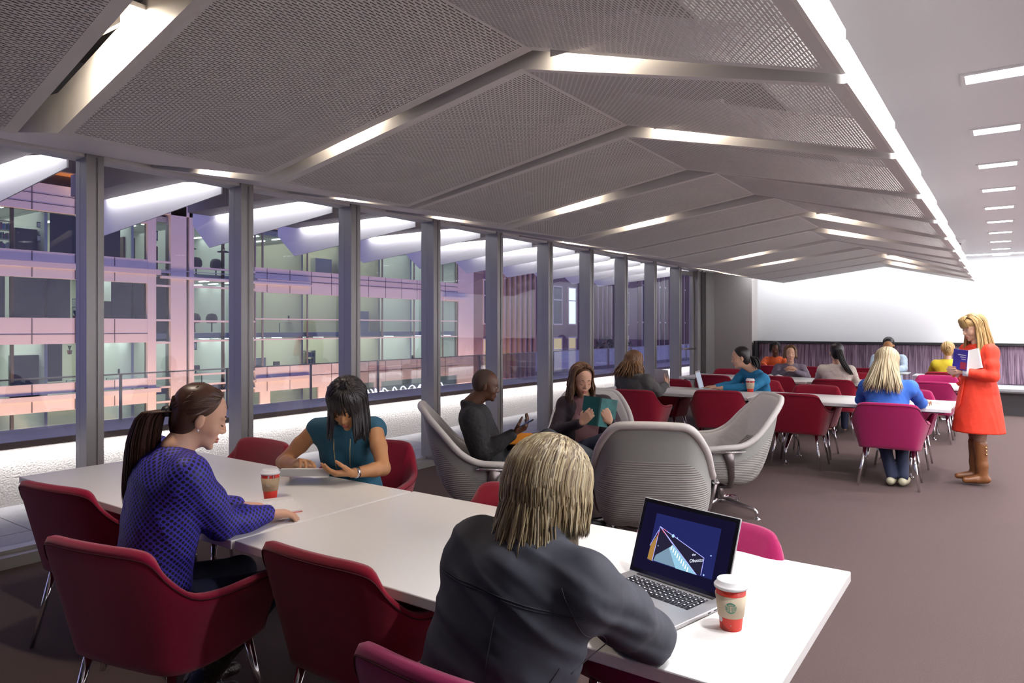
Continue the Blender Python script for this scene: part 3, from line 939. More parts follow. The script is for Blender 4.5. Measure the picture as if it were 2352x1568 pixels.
PIPE = []
def tub_shell():
    # columns along the rim: bottom (x, y, z) and top (x, y, z) of the outer face
    half = [((0.245, 0.225, 0.375), (0.320, 0.245, 0.615)),
            ((0.262, 0.10, 0.370), (0.338, 0.10, 0.625)),
            ((0.270, -0.04, 0.368), (0.345, -0.06, 0.632)),
            ((0.262, -0.14, 0.372), (0.332, -0.185, 0.655)),
            ((0.245, -0.19, 0.378), (0.298, -0.262, 0.725)),
            ((0.220, -0.215, 0.382), (0.262, -0.305, 0.800)),
            ((0.170, -0.228, 0.384), (0.205, -0.330, 0.822)),
            ((0.085, -0.236, 0.386), (0.100, -0.345, 0.826)),
            ((0.0, -0.238, 0.386), (0.0, -0.350, 0.827))]
    cols = [b + t for b, t in half]
    cols = cols + [(-c[0], c[1], c[2], -c[3], c[4], c[5]) for c in cols[-2::-1]]
    cols = smooth_path(cols, 56)
    mb = MB()
    n = len(cols)
    th = 0.042
    rows = []
    PIPE.clear()
    for i, c in enumerate(cols):
        a, b = V(c[:3]), V(c[3:])
        i0, i1 = max(i - 1, 0), min(i + 1, n - 1)
        tan = (V(cols[i1][3:]) + V(cols[i1][:3]) - V(cols[i0][3:]) - V(cols[i0][:3]))
        tan.z = 0
        nrm = V((tan.y, -tan.x, 0)).normalized()
        if nrm.dot(V((a.x, a.y + 0.0, 0))) > 0 and i not in ():
            nrm = -nrm
        r = []
        r.append(a + nrm * 0.05 + V((0, 0, -0.012)))
        r.append(a + V((0, 0, -0.002)))
        r.append(a.lerp(b, 0.06))
        for f in (0.3, 0.6, 0.85):
            r.append(a.lerp(b, f))
        r.append(a.lerp(b, 0.97))
        PIPE.append(a.lerp(b, 0.955) - nrm * 0.0015)
        r.append(b + nrm * 0.012 + V((0, 0, 0.006)))
        r.append(b + nrm * (th - 0.010) + V((0, 0, 0.006)))
        r.append(a.lerp(b, 0.96) + nrm * th)
        r.append(a.lerp(b, 0.8) + nrm * (th + 0.012))
        r.append(a.lerp(b, 0.5) + nrm * (th + 0.016))
        r.append(a.lerp(b, 0.12) + nrm * (th + 0.006))
        rows.append(r)
    m = len(rows[0])
    vs = [p for r in rows for p in r]
    fs = []
    for i in range(n - 1):
        for j in range(m - 1):
            fs.append((i * m + j, (i + 1) * m + j, (i + 1) * m + j + 1, i * m + j + 1))
    fs.append(tuple(range(m)))
    fs.append(tuple(range((n - 1) * m, n * m))[::-1])
    mb.add(vs, fs)
    # underside pan
    ring = [rows[i][0] for i in range(n)]
    k = len(mb.v)
    mb.v += [tuple(p) for p in ring] + [(0, 0.0, 0.364)]
    for i in range(n - 1):
        mb.f.append([k + i, k + i + 1, k + n])
        mb.mi.append(0)
        mb.uv.append(None)
    mb.f.append([k + n - 1, k, k + n])
    mb.mi.append(0)
    mb.uv.append(None)
    return mb
def seam_line():
    mb = MB()
    return mb
def cushion():
    mb = MB()
    out = [(-0.215, -0.20), (0.215, -0.20), (0.235, 0.0), (0.235, 0.22), (0.20, 0.27), (-0.20, 0.27), (-0.235, 0.22), (-0.235, 0.0)]
    lv = [(0.93, 0.372), (1.0, 0.39), (1.0, 0.445), (0.95, 0.465), (0.6, 0.474)]
    n = len(out)
    vs = [(x * s_, y * s_, z) for s_, z in lv for x, y in out]
    fs = [(i * n + j, i * n + (j + 1) % n, (i + 1) * n + (j + 1) % n, (i + 1) * n + j) for i in range(len(lv) - 1) for j in range(n)]
    fs.append(tuple(range((len(lv) - 1) * n, len(lv) * n)))
    fs.append(tuple(range(n))[::-1])
    mb.add(vs, fs)
    return mb
SH = {}
def make_chair(label, m, key):
    e = empty('armchair', (0, 0, 0), label=label, cat='chair', group='red wool tub chairs')
    if not SH:
        SH['shell'] = tub_shell().mesh('tub_shell', M_wool_r, True, True)
        SH['cush'] = cushion().mesh('tub_cushion', M_wool_r, True, True)
        # piping seam just under the rim of the outer face
        SH['pipe'] = MB().tube(PIPE, 0.0026, 6).mesh('tub_piping', mat('dark_crimson_piping', (0.07, 0.002, 0.008), 0.9), True)
        SH['leg'] = []
        for sx in (-1, 1):
            for y0, y1 in ((-0.17, -0.245), (0.17, 0.225)):
                SH['leg'].append(MB().tube([(sx * 0.205, y0, 0.378), (sx * 0.262, y1, 0.0)], [0.017, 0.0105], 12).mesh('chair_leg', M_chrome, True))
    for nm, me in (('shell', SH['shell']), ('seat_cushion', SH['cush'])):
        d = me if m is M_wool_r else SH.get(nm + key)
        if d is None:
            d = recolour(me, [m])
            SH[nm + key] = d
        o = bpy.data.objects.new(nm, d)
        COL.objects.link(o)
        o.parent = e
        if nm == 'seat_cushion':
            mm = o.modifiers.new('s', 'SUBSURF')
            mm.levels = mm.render_levels = 2
    o = bpy.data.objects.new('piping', SH['pipe'])
    COL.objects.link(o)
    o.parent = e
    for d in SH['leg']:
        o = bpy.data.objects.new('leg', d)
        COL.objects.link(o)
        o.parent = e
    return e
PR = {}
def chair(x, y, deg, m, label):
    """x, y: middle of the seat; deg: turned left from facing the back wall"""
    key = m.name
    if key not in PR:
        e = make_chair(label, m, key)
        PR[key] = e
        e.location = (x, y, 0)
        e.rotation_euler.z = math.radians(deg)
        return e
    return copy_tree(PR[key], loc=(x, y, 0), rz=math.radians(deg), label=label, cat='chair', group='red wool tub chairs')
R_, K_, M_ = M_wool_r, M_wool_k, M_wool_m
chair(-2.56, 1.40, 12, K_, 'crimson wool tub chair with the woman in the dotted blouse sitting on it')
chair(-3.63, 1.70, 10, K_, 'crimson wool tub chair by the windows, partly behind the dotted-blouse woman\'s chair')
chair(-1.83, 1.77, 2, R_, 'empty dark red tub chair at the front table, right of the dotted blouse')
chair(-0.98, 1.42, 0, M_, 'light-tinted magenta tub chair at the bottom with the dark-shirted woman on it')
chair(-3.87, 2.43, 180, R_, 'red tub chair pushed in at the front table, next to the windows')
chair(-3.17, 2.86, 205, R_, 'red tub chair holding the woman in the teal sleeveless top')
chair(-1.76, 2.30, 180, R_, 'red tub chair at the far side of the front table, left of the blond head')
chair(-0.93, 2.28, 176, M_, 'light-tinted magenta tub chair behind the open laptop')
chair(-3.56, 7.72, 6, R_, 'dark red tub chair with the woman in the grey cardigan on it')
chair(-2.76, 8.20, 14, R_, 'empty dark red tub chair at the middle table in front of the silver laptop')
chair(-1.88, 8.30, 0, R_, 'empty dark red tub chair at the middle table right of the white lounge chair')
chair(-0.92, 7.80, 2, M_, 'light-tinted magenta tub chair with the long-haired blond woman in blue on it')
chair(-3.78, 8.95, 180, R_, 'red tub chair at the far side of the middle table facing the grey cardigan')
chair(-2.64, 9.50, 200, R_, 'red tub chair behind the woman in the turquoise sweater')
chair(-1.92, 9.05, 180, R_, 'red tub chair across the middle table, just below the cream blouse')
chair(-0.93, 9.02, 180, M_, 'light-tinted magenta tub chair across the middle table, right of the blue sweater')
chair(-3.62, 10.72, 0, R_, 'dark red tub chair at the far row table, behind the typing woman\'s hands')
chair(-2.82, 11.02, 5, R_, 'dark red tub chair at the far row table below the woman with clasped hands')
chair(-1.95, 10.80, 0, R_, 'dark red tub chair at the far row table behind the cream blouse')
chair(-0.83, 11.12, 0, M_, 'light-tinted magenta tub chair behind the blue sweater, nearer one of the two')
chair(-3.92, 11.86, 180, R_, 'red tub chair against the grey wall end of the far row table')
chair(-2.93, 12.25, 194, R_, 'red tub chair holding the woman in the checked shirt')
chair(-1.85, 12.0, 180, R_, 'red tub chair at the far side of the far row table beside the cream blouse')
chair(-0.83, 12.0, 180, M_, 'light-tinted magenta tub chair across the far table near the yellow top')
chair(-3.78, 14.0, 0, R_, 'dark red tub chair in front of the person in orange')
chair(-2.93, 14.0, 0, R_, 'dark red tub chair between the checked shirt and the cream blouse')
chair(-1.95, 14.05, 0, R_, 'dark red tub chair at the cafe table left of the man on the bench')
chair(-0.80, 13.55, 0, R_, 'dark red tub chair with the person in the yellow top on it')

# ---- small square cafe tables by the bench
t0 = None
for x, y, l in ((-3.75, 14.35, 'small pale grey cafe table in front of the person in orange'), (-2.9, 14.35, 'small pale grey cafe table by the purple bench behind the cream blouse'),
                (-1.72, 14.35, 'small pale grey cafe table in front of the man on the bench'), (-0.95, 13.95, 'small pale grey cafe table in front of the yellow top')):
    if t0 is None:
        t0 = empty('cafe_table', (x, y, 0), label=l, cat='table', group='small cafe tables')
        MB().box(-0.33, 0.33, -0.3, 0.3, 0.715, 0.735).build('tabletop', mat('pale_grey_top', (0.55, 0.58, 0.58), 0.3), t0, bevel=0.004)
        MB().tube([(0, 0, 0.715), (0, 0, 0.02)], 0.025, 12).build('column', M_chrome, t0, smooth=True)
        MB().lathe([(0.001, 0.03), (0.2, 0.015), (0.22, 0)]).build('base', M_chrome, t0, smooth=True)
    else:
        copy_tree(t0, loc=(x, y, 0), label=l, cat='table', group='small cafe tables')

# ---- bench along the back wall
M_bench = bpy.data.materials.new('streaked_purple_upholstery')
M_bench.use_nodes = True
nt = M_bench.node_tree
b = nt.nodes['Principled BSDF']
b.inputs['Roughness'].default_value = 0.75
tc = nt.nodes.new('ShaderNodeTexCoord')
mp = nt.nodes.new('ShaderNodeMapping')
mp.inputs['Scale'].default_value = (60, 60, 2.2)
nz = nt.nodes.new('ShaderNodeTexNoise')
nz.inputs['Scale'].default_value = 1.0
nz.inputs['Detail'].default_value = 6
cr = nt.nodes.new('ShaderNodeValToRGB')
cr.color_ramp.elements[0].position = 0.35
cr.color_ramp.elements[0].color = (0.06, 0.03, 0.055, 1)
cr.color_ramp.elements[1].position = 0.68
cr.color_ramp.elements[1].color = (0.34, 0.235, 0.32, 1)
nt.links.new(tc.outputs['Object'], mp.inputs[0])
nt.links.new(mp.outputs[0], nz.inputs['Vector'])
nt.links.new(nz.outputs[0], cr.inputs[0])
nt.links.new(cr.outputs[0], b.inputs['Base Color'])
e = empty('bench', (-4.33, 15.0, 0), label='long built-in bench with a streaked purple back along the back wall', cat='bench')
MB().box(0, 7.6, 0.36, 0.46, 0.52, 1.22).build('backrest', M_bench, e, bevel=0.02)
MB().box(-0.02, 7.6, 0.30, 0.495, 1.22, 1.265).box(-0.03, 0, 0.1, 0.495, 0.1, 1.265).build('top_rail', M_black, e)
pr = [(-0.02, 0.40), (-0.05, 0.43), (-0.055, 0.47), (-0.04, 0.505), (0.0, 0.52), (0.36, 0.52), (0.36, 0.40)]
MB().prism(pr, 'x', 0, 7.6).build('seat', mat('grey_vinyl', (0.40, 0.42, 0.44), 0.35), e)
MB().box(0.0, 7.6, 0.06, 0.46, 0, 0.40).build('plinth', mat('dark_plinth', (0.035, 0.032, 0.034), 0.5), e)

# ---- lounge chairs
M_leather = mat('off_white_leather', (0.70, 0.67, 0.64), 0.45, spec=0.4, bump=(9, 0.25, 3, 0.03))
M_knit = bpy.data.materials.new('ribbed_grey_knit')
M_knit.use_nodes = True
nt = M_knit.node_tree
b = nt.nodes['Principled BSDF']
b.inputs['Base Color'].default_value = (0.42, 0.41, 0.39, 1)
b.inputs['Roughness'].default_value = 0.7
tc = nt.nodes.new('ShaderNodeTexCoord')
wv = nt.nodes.new('ShaderNodeTexWave')
wv.bands_direction = 'Z'
wv.inputs['Scale'].default_value = 22
wv.inputs['Distortion'].default_value = 0.6
bp = nt.nodes.new('ShaderNodeBump')
bp.inputs['Strength'].default_value = 0.45
bp.inputs['Distance'].default_value = 0.006
mx = nt.nodes.new('ShaderNodeMix')
mx.data_type = 'RGBA'
mx.inputs[6].default_value = (0.26, 0.25, 0.24, 1)
mx.inputs[7].default_value = (0.42, 0.41, 0.385, 1)
nt.links.new(tc.outputs['Object'], wv.inputs['Vector'])
nt.links.new(wv.outputs['Fac'], bp.inputs['Height'])
nt.links.new(wv.outputs['Fac'], mx.inputs[0])
nt.links.new(mx.outputs[2], b.inputs['Base Color'])
nt.links.new(bp.outputs[0], b.inputs['Normal'])
M_backskin = mat('smooth_grey_back', (0.31, 0.315, 0.295), 0.6)

def lounge():
    e = empty('lounge_chair', (0, 0, 0))
    # outer rim: arm front -> arm -> sweep up -> top corner -> top; with the point below it on the bucket
    half = [((0.30, 0.22, 0.34), (0.375, 0.26, 0.585)),
            ((0.31, 0.08, 0.31), (0.385, 0.08, 0.60)),
            ((0.29, -0.06, 0.29), (0.375, -0.07, 0.615)),
            ((0.27, -0.15, 0.29), (0.355, -0.19, 0.68)),
            ((0.24, -0.21, 0.31), (0.325, -0.30, 0.80)),
            ((0.21, -0.24, 0.33), (0.265, -0.40, 0.91)),
            ((0.17, -0.255, 0.34), (0.205, -0.445, 0.965)),
            ((0.10, -0.265, 0.345), (0.12, -0.46, 0.975)),
            ((0.0, -0.27, 0.345), (0.0, -0.465, 0.978))]
    cols = [b_ + t_ for b_, t_ in half]
    cols = cols + [(-c[0], c[1], c[2], -c[3], c[4], c[5]) for c in cols[-2::-1]]
    cols = smooth_path(cols, 48)
    n = len(cols)
    rowsO, rowsI = [], []
    for i, c in enumerate(cols):
        a, b_ = V(c[:3]), V(c[3:])
        i0, i1 = max(i - 1, 0), min(i + 1, n - 1)
        tan = V(cols[i1][3:]) - V(cols[i0][3:])
        tan.z = 0
        nr = V((tan.y, -tan.x, 0)).normalized()
        if nr.dot(V((b_.x, b_.y, 0))) > 0:
            nr = -nr
        bulge = -nr * 0.025
        O = [V((0, 0.02, 0.27)).lerp(a, 0.5) + V((0, 0, -0.005)), a + V((0, 0, -0.01)), a.lerp(b_, 0.12) + bulge, a.lerp(b_, 0.35) + bulge * 1.3, a.lerp(b_, 0.65) + bulge * 0.8, a.lerp(b_, 0.9), b_]
        I = [b_, b_ + nr * 0.03 + V((0, 0, 0.008)), a.lerp(b_, 0.93) + nr * 0.045, a.lerp(b_, 0.7) + nr * 0.055, a.lerp(b_, 0.45) + nr * 0.05, a.lerp(b_, 0.2) + nr * 0.05, V((0, 0.0, 0.40)).lerp(a + V((0, 0, 0.09)), 0.55)]
        rowsO.append(O)
        rowsI.append(I)
    def sheet(rows, j0, j1, extra=None, mi=0, mb=None):
        mb = mb or MB()
        m = j1 - j0
        vs = [p for r in rows for p in r[j0:j1]]
        fs = [(i * m + j, (i + 1) * m + j, (i + 1) * m + j + 1, i * m + j + 1) for i in range(len(rows) - 1) for j in range(m - 1)]
        mb.add(vs, fs, mi)
        return mb
    o1 = sheet(rowsO, 0, 5).build('bucket_shell', M_knit, e, smooth=True, sub=1)
    o = sheet(rowsO, 4, 7).build('upper_back', M_backskin, e, smooth=True, sub=1)
    sheet(rowsI, 0, 5).build('leather_liner', M_leather, e, smooth=True, sub=1)
    sheet(rowsI, 4, 7).build('inner_liner', M_knit, e, smooth=True, sub=1)
    # padded rim
    rim = [V(c[3:]) for c in cols]
    MB().tube(rim, 0.024, 10, flat=1.0).build('padded_rim', M_leather, e, smooth=True)
    # seat
    mb = MB()
    out = [(-0.2, -0.2), (0.2, -0.2), (0.27, 0.0), (0.27, 0.24), (0.22, 0.32), (-0.22, 0.32), (-0.27, 0.24), (-0.27, 0.0)]
    lv = [(0.90, 0.28), (1.0, 0.33), (0.98, 0.39), (0.7, 0.415)]
    k = len(out)
    mb.add([(x * s_, y * s_, z + 0.06 * max(0, y) * s_) for s_, z in lv for x, y in out],
           [(i * k + j, i * k + (j + 1) % k, (i + 1) * k + (j + 1) % k, (i + 1) * k + j) for i in range(3) for j in range(k)] + [tuple(range(3 * k, 4 * k)), tuple(range(k))[::-1]])
    mb.build('seat', M_knit, e, smooth=True, sub=2)
    # arm brackets and under-frame
    for s_ in (-1, 1):
        MB().tube([(s_ * 0.39, 0.20, 0.565), (s_ * 0.40, 0.02, 0.572), (s_ * 0.395, -0.08, 0.575)], 0.022, 8, flat=0.45, up=(1, 0, 0)).build('arm_bracket', M_chrome, e, smooth=True)
        MB().tube([(s_ * 0.40, 0.05, 0.565), (s_ * 0.385, 0.03, 0.48), (s_ * 0.35, 0.01, 0.36), (s_ * 0.27, 0.0, 0.27), (s_ * 0.12, 0, 0.235), (0, 0, 0.23)],
                  [0.045, 0.032, 0.026, 0.026, 0.028, 0.03], 10, flat=0.5, up=(0, 1, 0)).build('side_frame', M_steel, e, smooth=True)
    MB().tube([(0, 0, 0.26), (0, 0, 0.10)], [0.042, 0.032], 16).build('column', M_steel, e, smooth=True)
    for q in range(4):
        t = math.radians(45 + 90 * q)
        c_, s_ = math.cos(t), math.sin(t)
        f = MB().tube([(0, 0, 0.105), (c_ * 0.08, s_ * 0.08, 0.11), (c_ * 0.30, s_ * 0.30, 0.075), (c_ * 0.325, s_ * 0.325, 0.06), (c_ * 0.335, s_ * 0.335, 0.012)],
                      [0.03, 0.026, 0.017, 0.016, 0.013], 10)
        f.lathe([(0.001, 0.014), (0.024, 0.01), (0.028, 0)], (c_ * 0.336, s_ * 0.336, 0), 14)
        f.build('base_leg', M_chrome, e, smooth=True)
    return e
lc = lounge()
LG = [(-3.17, 4.12, -48, 'off-white lounge chair by the windows with the man in black in it'),
      (-2.86, 5.22, 208, 'off-white high-backed lounge chair with the reading woman in it'),
      (-1.87, 4.22, 24, 'empty grey lounge chair with its ribbed back to the camera, behind the laptop'),
      (-1.96, 5.80, 126, 'empty off-white lounge chair turned to the left on a chrome star base')]
for i, (x, y, a, l) in enumerate(LG):
    if i == 0:
        lc.location = (x, y, 0)
        lc.rotation_euler.z = math.radians(a)
        tag(lc, l, 'lounge chair', 'lounge chairs around the glass coffee table')
    else:
        copy_tree(lc, loc=(x, y, 0), rz=math.radians(a), label=l, cat='lounge chair', group='lounge chairs around the glass coffee table')
e = empty('coffee_table', (-2.42, 4.78, 0), label='low black glass coffee table among the lounge chairs', cat='table')
MB().lathe([(0.001, 0.455), (0.33, 0.455), (0.335, 0.45), (0.335, 0.44), (0.001, 0.44)], n=40).build('tabletop', mat('black_glass', (0.01, 0.01, 0.012), 0.04, spec=0.8), e, smooth=False)
MB().tube([(0, 0, 0.44), (0, 0, 0.1)], 0.03, 14).build('column', M_chrome, e, smooth=True)
for q in range(4):
    t = math.radians(20 + 90 * q)
    c_, s_ = math.cos(t), math.sin(t)
    MB().tube([(0, 0, 0.10), (c_ * 0.25, s_ * 0.25, 0.06), (c_ * 0.30, s_ * 0.30, 0.01)], [0.026, 0.016, 0.013], 10).build('base_leg', M_chrome, e, smooth=True)
e = MB()
e.box(-0.10, 0.10, -0.07, 0.07, 0, 0.012).box(-0.09, 0.08, -0.075, 0.06, 0.012, 0.02)
o = e.build('magazine', mat('magazine_cover', (0.5, 0.38, 0.22), 0.4, var=(25, 0.7)), loc=(-2.27, 4.62, 0.4555), rz=0.5)
tag(o, 'small stack of printed magazines on the black glass coffee table', 'magazine')
# ================================================================ people
import numpy as np
TS = bpy.data.scenes.new('bake')
def bake(mb, voxel, smooth=4, name='tmp', wrinkle=None, T=(0, 0, 0), kmax=0.014):
    """one continuous skin around the rounded cones / ellipsoids collected in mb.sd (smooth union, surface nets)"""
    h = voxel * 1.15
    lo = np.array([1e9] * 3)
    hi = -lo
    boxes = []
    for p in mb.sd:
        if p[0] == 'c':
            a, ra, b, rb = p[1:]
            m0 = np.minimum(a - ra, b - rb)
            m1 = np.maximum(a + ra, b + rb)
        elif p[0] == 'e':
            c, r, R = p[1:]
            q = np.sqrt(((R * r) ** 2).sum(1))
            m0, m1 = c - q, c + q
        else:
            c, pr = p[1:]
            rm = pr[:, 0].max()
            m0, m1 = c + np.array([-rm, -rm, pr[:, 1].min()]), c + np.array([rm, rm, pr[:, 1].max()])
        boxes.append((m0, m1))
        lo, hi = np.minimum(lo, m0), np.maximum(hi, m1)
    lo = lo - 0.03
    n = np.ceil((hi + 0.03 - lo) / h).astype(int) + 1
    D = np.full(n, 0.05, np.float32)
    ax = [(lo[i] + h * np.arange(n[i])).astype(np.float32) for i in range(3)]
    for p, (m0, m1) in zip(mb.sd, boxes):
        pad = 0.024
        i0 = np.maximum(((m0 - pad - lo) / h).astype(int), 0)
        i1 = np.minimum(((m1 + pad - lo) / h).astype(int) + 2, n)
        X = ax[0][i0[0]:i1[0]][:, None, None]
        Y = ax[1][i0[1]:i1[1]][None, :, None]
        Z = ax[2][i0[2]:i1[2]][None, None, :]
        if p[0] == 'c':
            a, ra, b, rb = p[1:]
            ab = b - a
            L2 = max(float((ab ** 2).sum()), 1e-9)
            t = np.clip(((X - a[0]) * ab[0] + (Y - a[1]) * ab[1] + (Z - a[2]) * ab[2]) / L2, 0, 1)
            d = np.sqrt((X - a[0] - t * ab[0]) ** 2 + (Y - a[1] - t * ab[1]) ** 2 + (Z - a[2] - t * ab[2]) ** 2) - (ra + (rb - ra) * t)
            mr = min(ra, rb)
        elif p[0] == 'e':
            c, r, R = p[1:]
            x, y, z = X - c[0], Y - c[1], Z - c[2]
            u = [(R[0, i] * x + R[1, i] * y + R[2, i] * z) / r[i] for i in range(3)]
            k0 = np.sqrt(u[0] ** 2 + u[1] ** 2 + u[2] ** 2)
            k1 = np.sqrt((u[0] / r[0]) ** 2 + (u[1] / r[1]) ** 2 + (u[2] / r[2]) ** 2)
            d = k0 * (k0 - 1) / np.maximum(k1, 1e-6)
            mr = float(min(r))
        else:
            c, pr = p[1:]
            rho = np.sqrt((X - c[0]) ** 2 + (Y - c[1]) ** 2)
            zz = Z - c[2]
            rr = np.interp(zz.ravel(), pr[:, 1], pr[:, 0]).reshape(zz.shape)
            d = np.maximum(np.maximum(rho - rr, pr[0, 1] - zz), zz - pr[-1, 1])
            mr = 0.02
        k = min(kmax, max(0.002, 0.55 * mr))
        sl = (slice(i0[0], i1[0]), slice(i0[1], i1[1]), slice(i0[2], i1[2]))
        A = D[sl]
        hh = np.maximum(k - np.abs(A - d), 0) / k
        D[sl] = np.minimum(A, d) - hh * hh * k * 0.25
    S = D < 0
    cx, cy, cz = n - 1
    acc = np.zeros((cx, cy, cz, 3), np.float32)
    cnt = np.zeros((cx, cy, cz), np.uint8)
    for a in range(3):
        o1, o2 = [(1, 2), (0, 2), (0, 1)][a]
        for p1 in (0, 1):
            for p2 in (0, 1):
                off = [0, 0, 0]
                off[o1], off[o2] = p1, p2
                s0 = tuple(slice(off[i], off[i] + n[i] - 1) for i in range(3))
                off[a] = 1
                s1 = tuple(slice(off[i], off[i] + n[i] - 1) for i in range(3))
                ch = S[s0] != S[s1]
                idx = np.nonzero(ch)
                d0, d1 = D[s0][idx], D[s1][idx]
                t = d0 / (d0 - d1)
                v = np.zeros((len(t), 3), np.float32)
                v[:, o1], v[:, o2], v[:, a] = p1, p2, t
                acc[idx] += v
                cnt[idx] += 1
    cells = np.nonzero(cnt)
    vid = np.full((cx, cy, cz), -1, np.int64)
    vid[cells] = np.arange(len(cells[0]))
    P = (np.stack(cells, 1) + acc[cells] / cnt[cells][:, None]) * h + lo - np.array(T)
    quads = []
    for a in range(3):
        o1, o2 = [(1, 2), (2, 0), (0, 1)][a]
        s0 = [slice(1, n[i] - 1) for i in range(3)]
        s0[a] = slice(0, n[a] - 1)
        s1 = list(s0)
        s1[a] = slice(1, n[a])
        A0, A1 = S[tuple(s0)], S[tuple(s1)]
        idx = np.nonzero(A0 != A1)
        g = [idx[i] + (0 if i == a else 1) for i in range(3)]
        def cell(d1, d2):
            q = list(g)
            q[o1] = q[o1] - d1
            q[o2] = q[o2] - d2
            return vid[tuple(q)]
        Q = np.stack([cell(1, 1), cell(0, 1), cell(0, 0), cell(1, 0)], 1)
        fl = ~A0[idx]
        Q[fl] = Q[fl][:, ::-1]
        quads.append(Q)
    Q = np.concatenate(quads)
    # light relaxation
    for _ in range(smooth):
        sm = np.zeros_like(P)
        c_ = np.zeros(len(P))
        for i in range(4):
            j = (i + 1) % 4
            np.add.at(sm, Q[:, i], P[Q[:, j]]) if False else None
            for u, w in ((i, j), (j, i)):
                for ax_ in range(3):
                    sm[:, ax_] += np.bincount(Q[:, u], weights=P[Q[:, w], ax_], minlength=len(P))
                c_ += np.bincount(Q[:, u], minlength=len(P))
        P = 0.5 * P + 0.5 * sm / np.maximum(c_, 1)[:, None]
    out = bpy.data.meshes.new(name)
    out.vertices.add(len(P))
    out.vertices.foreach_set('co', P.astype(np.float32).ravel())
    out.loops.add(len(Q) * 4)
    out.loops.foreach_set('vertex_index', Q.astype(np.int32).ravel())
    out.polygons.add(len(Q))
    out.polygons.foreach_set('loop_start', np.arange(0, len(Q) * 4, 4, dtype=np.int32))
    out.update(calc_edges=True)
    if wrinkle:
        amp, fr, axs = wrinkle
        m = len(P)
        nr = np.zeros(m * 3, np.float32)
        out.vertex_normals.foreach_get('vector', nr)
        nr = nr.reshape(-1, 3)
        G = P + np.array(T)
        q = np.stack([G[:, 0] * fr * axs[0], G[:, 1] * fr * axs[1], G[:, 2] * fr * axs[2] + 0.7 * (G[:, 0] + G[:, 1]) * fr], 1)
        w1 = np.array([noise.noise(V(c)) for c in q])
        w2 = np.array([noise.noise(V(c)) for c in q * 2.3 + np.array([5, 1, 2])])
        P = P + nr * (amp * ((1 - np.abs(w1) * 2.2) * 0.8 + 0.35 * w2))[:, None]
        out.vertices.foreach_set('co', P.astype(np.float32).ravel())
    out.polygons.foreach_set('use_smooth', [True] * len(out.polygons))
    out.update()
    return out

def cap(mb, a, ra, b, rb, n=12):
    mb.sd.append(('c', np.array(V(a)), float(ra), np.array(V(b)), float(rb)))
def ell(mb, c, r, R=None):
    if not hasattr(r, '__len__'):
        r = (r, r, r)
    mb.sd.append(('e', np.array(V(c)), np.array(r, float), np.array(R if R is not None else Matrix.Identity(3))))
def rev(mb, prof, c):
    """solid of revolution: (radius, height) with rising height"""
    mb.sd.append(('r', np.array(V(c)), np.array(sorted(prof, key=lambda q: q[1]), float)))
def frame(f, up=(0, 0, 1)):
    f = V(f).normalized()
    r = f.cross(V(up)).normalized()
    u = r.cross(f)
    return Matrix((r, f, u)).transposed()      # columns: right, forward, up

def hand(mb, W, f, pn, side, curl=0.5, s=1.0, splay=0.0, thumb=0.5):
    """W wrist, f towards the knuckles, pn the way the palm faces, side the thumb side"""
    f, pn = V(f).normalized(), V(pn)
    pn = (pn - f * pn.dot(f)).normalized()
    sd = f.cross(pn)
    if sd.dot(V(side)) < 0:
        sd = -sd
    W = V(W)
    offs = (0.030, 0.010, -0.010, -0.028)
    ln = (0.070, 0.078, 0.072, 0.056)
    for i in range(4):
        k = W + f * (0.088 - 0.006 * abs(i - 1)) * s + sd * offs[i] * s
        cap(mb, W + sd * offs[i] * 0.55 * s + f * 0.01 * s, 0.0145 * s, k, 0.0115 * s, 8)
        d = (f + sd * splay * (1.5 - i) * 0.35).normalized()
        c = curl if not hasattr(curl, '__len__') else curl[i]
        p = k
        for j, q in enumerate((0.45, 0.31, 0.24)):
            a = c * (0.75, 1.0, 0.7)[j]
            d = (d * math.cos(a) + pn * math.sin(a))
            # keep turning in the plane of d and pn
            pn2 = (pn - d * pn.dot(d)).normalized()
            e_ = p + d * ln[i] * q * s
            cap(mb, p, (0.0098 - 0.0011 * j) * s, e_, (0.0090 - 0.0011 * j) * s, 8)
            p = e_
            d = d.normalized()
    ell(mb, W + f * 0.045 * s + pn * 0.004 * s, (0.036 * s, 0.045 * s, 0.014 * s), Matrix((sd, f, pn)).transposed())
    b0 = W + f * 0.018 * s + sd * 0.022 * s + pn * 0.006 * s
    b1 = b0 + (f * 0.7 + sd * 0.75 + pn * 0.3 * thumb).normalized() * 0.044 * s
    b2 = b1 + (f * 0.95 + sd * 0.25 + pn * 0.6 * thumb).normalized() * 0.032 * s
    b3 = b2 + (f * 1.0 - sd * 0.05 + pn * 0.8 * thumb).normalized() * 0.024 * s
    cap(mb, b0, 0.015 * s, b1, 0.0115 * s, 8)
    cap(mb, b1, 0.0108 * s, b2, 0.0098 * s, 8)
    cap(mb, b2, 0.0098 * s, b3, 0.0080 * s, 8)

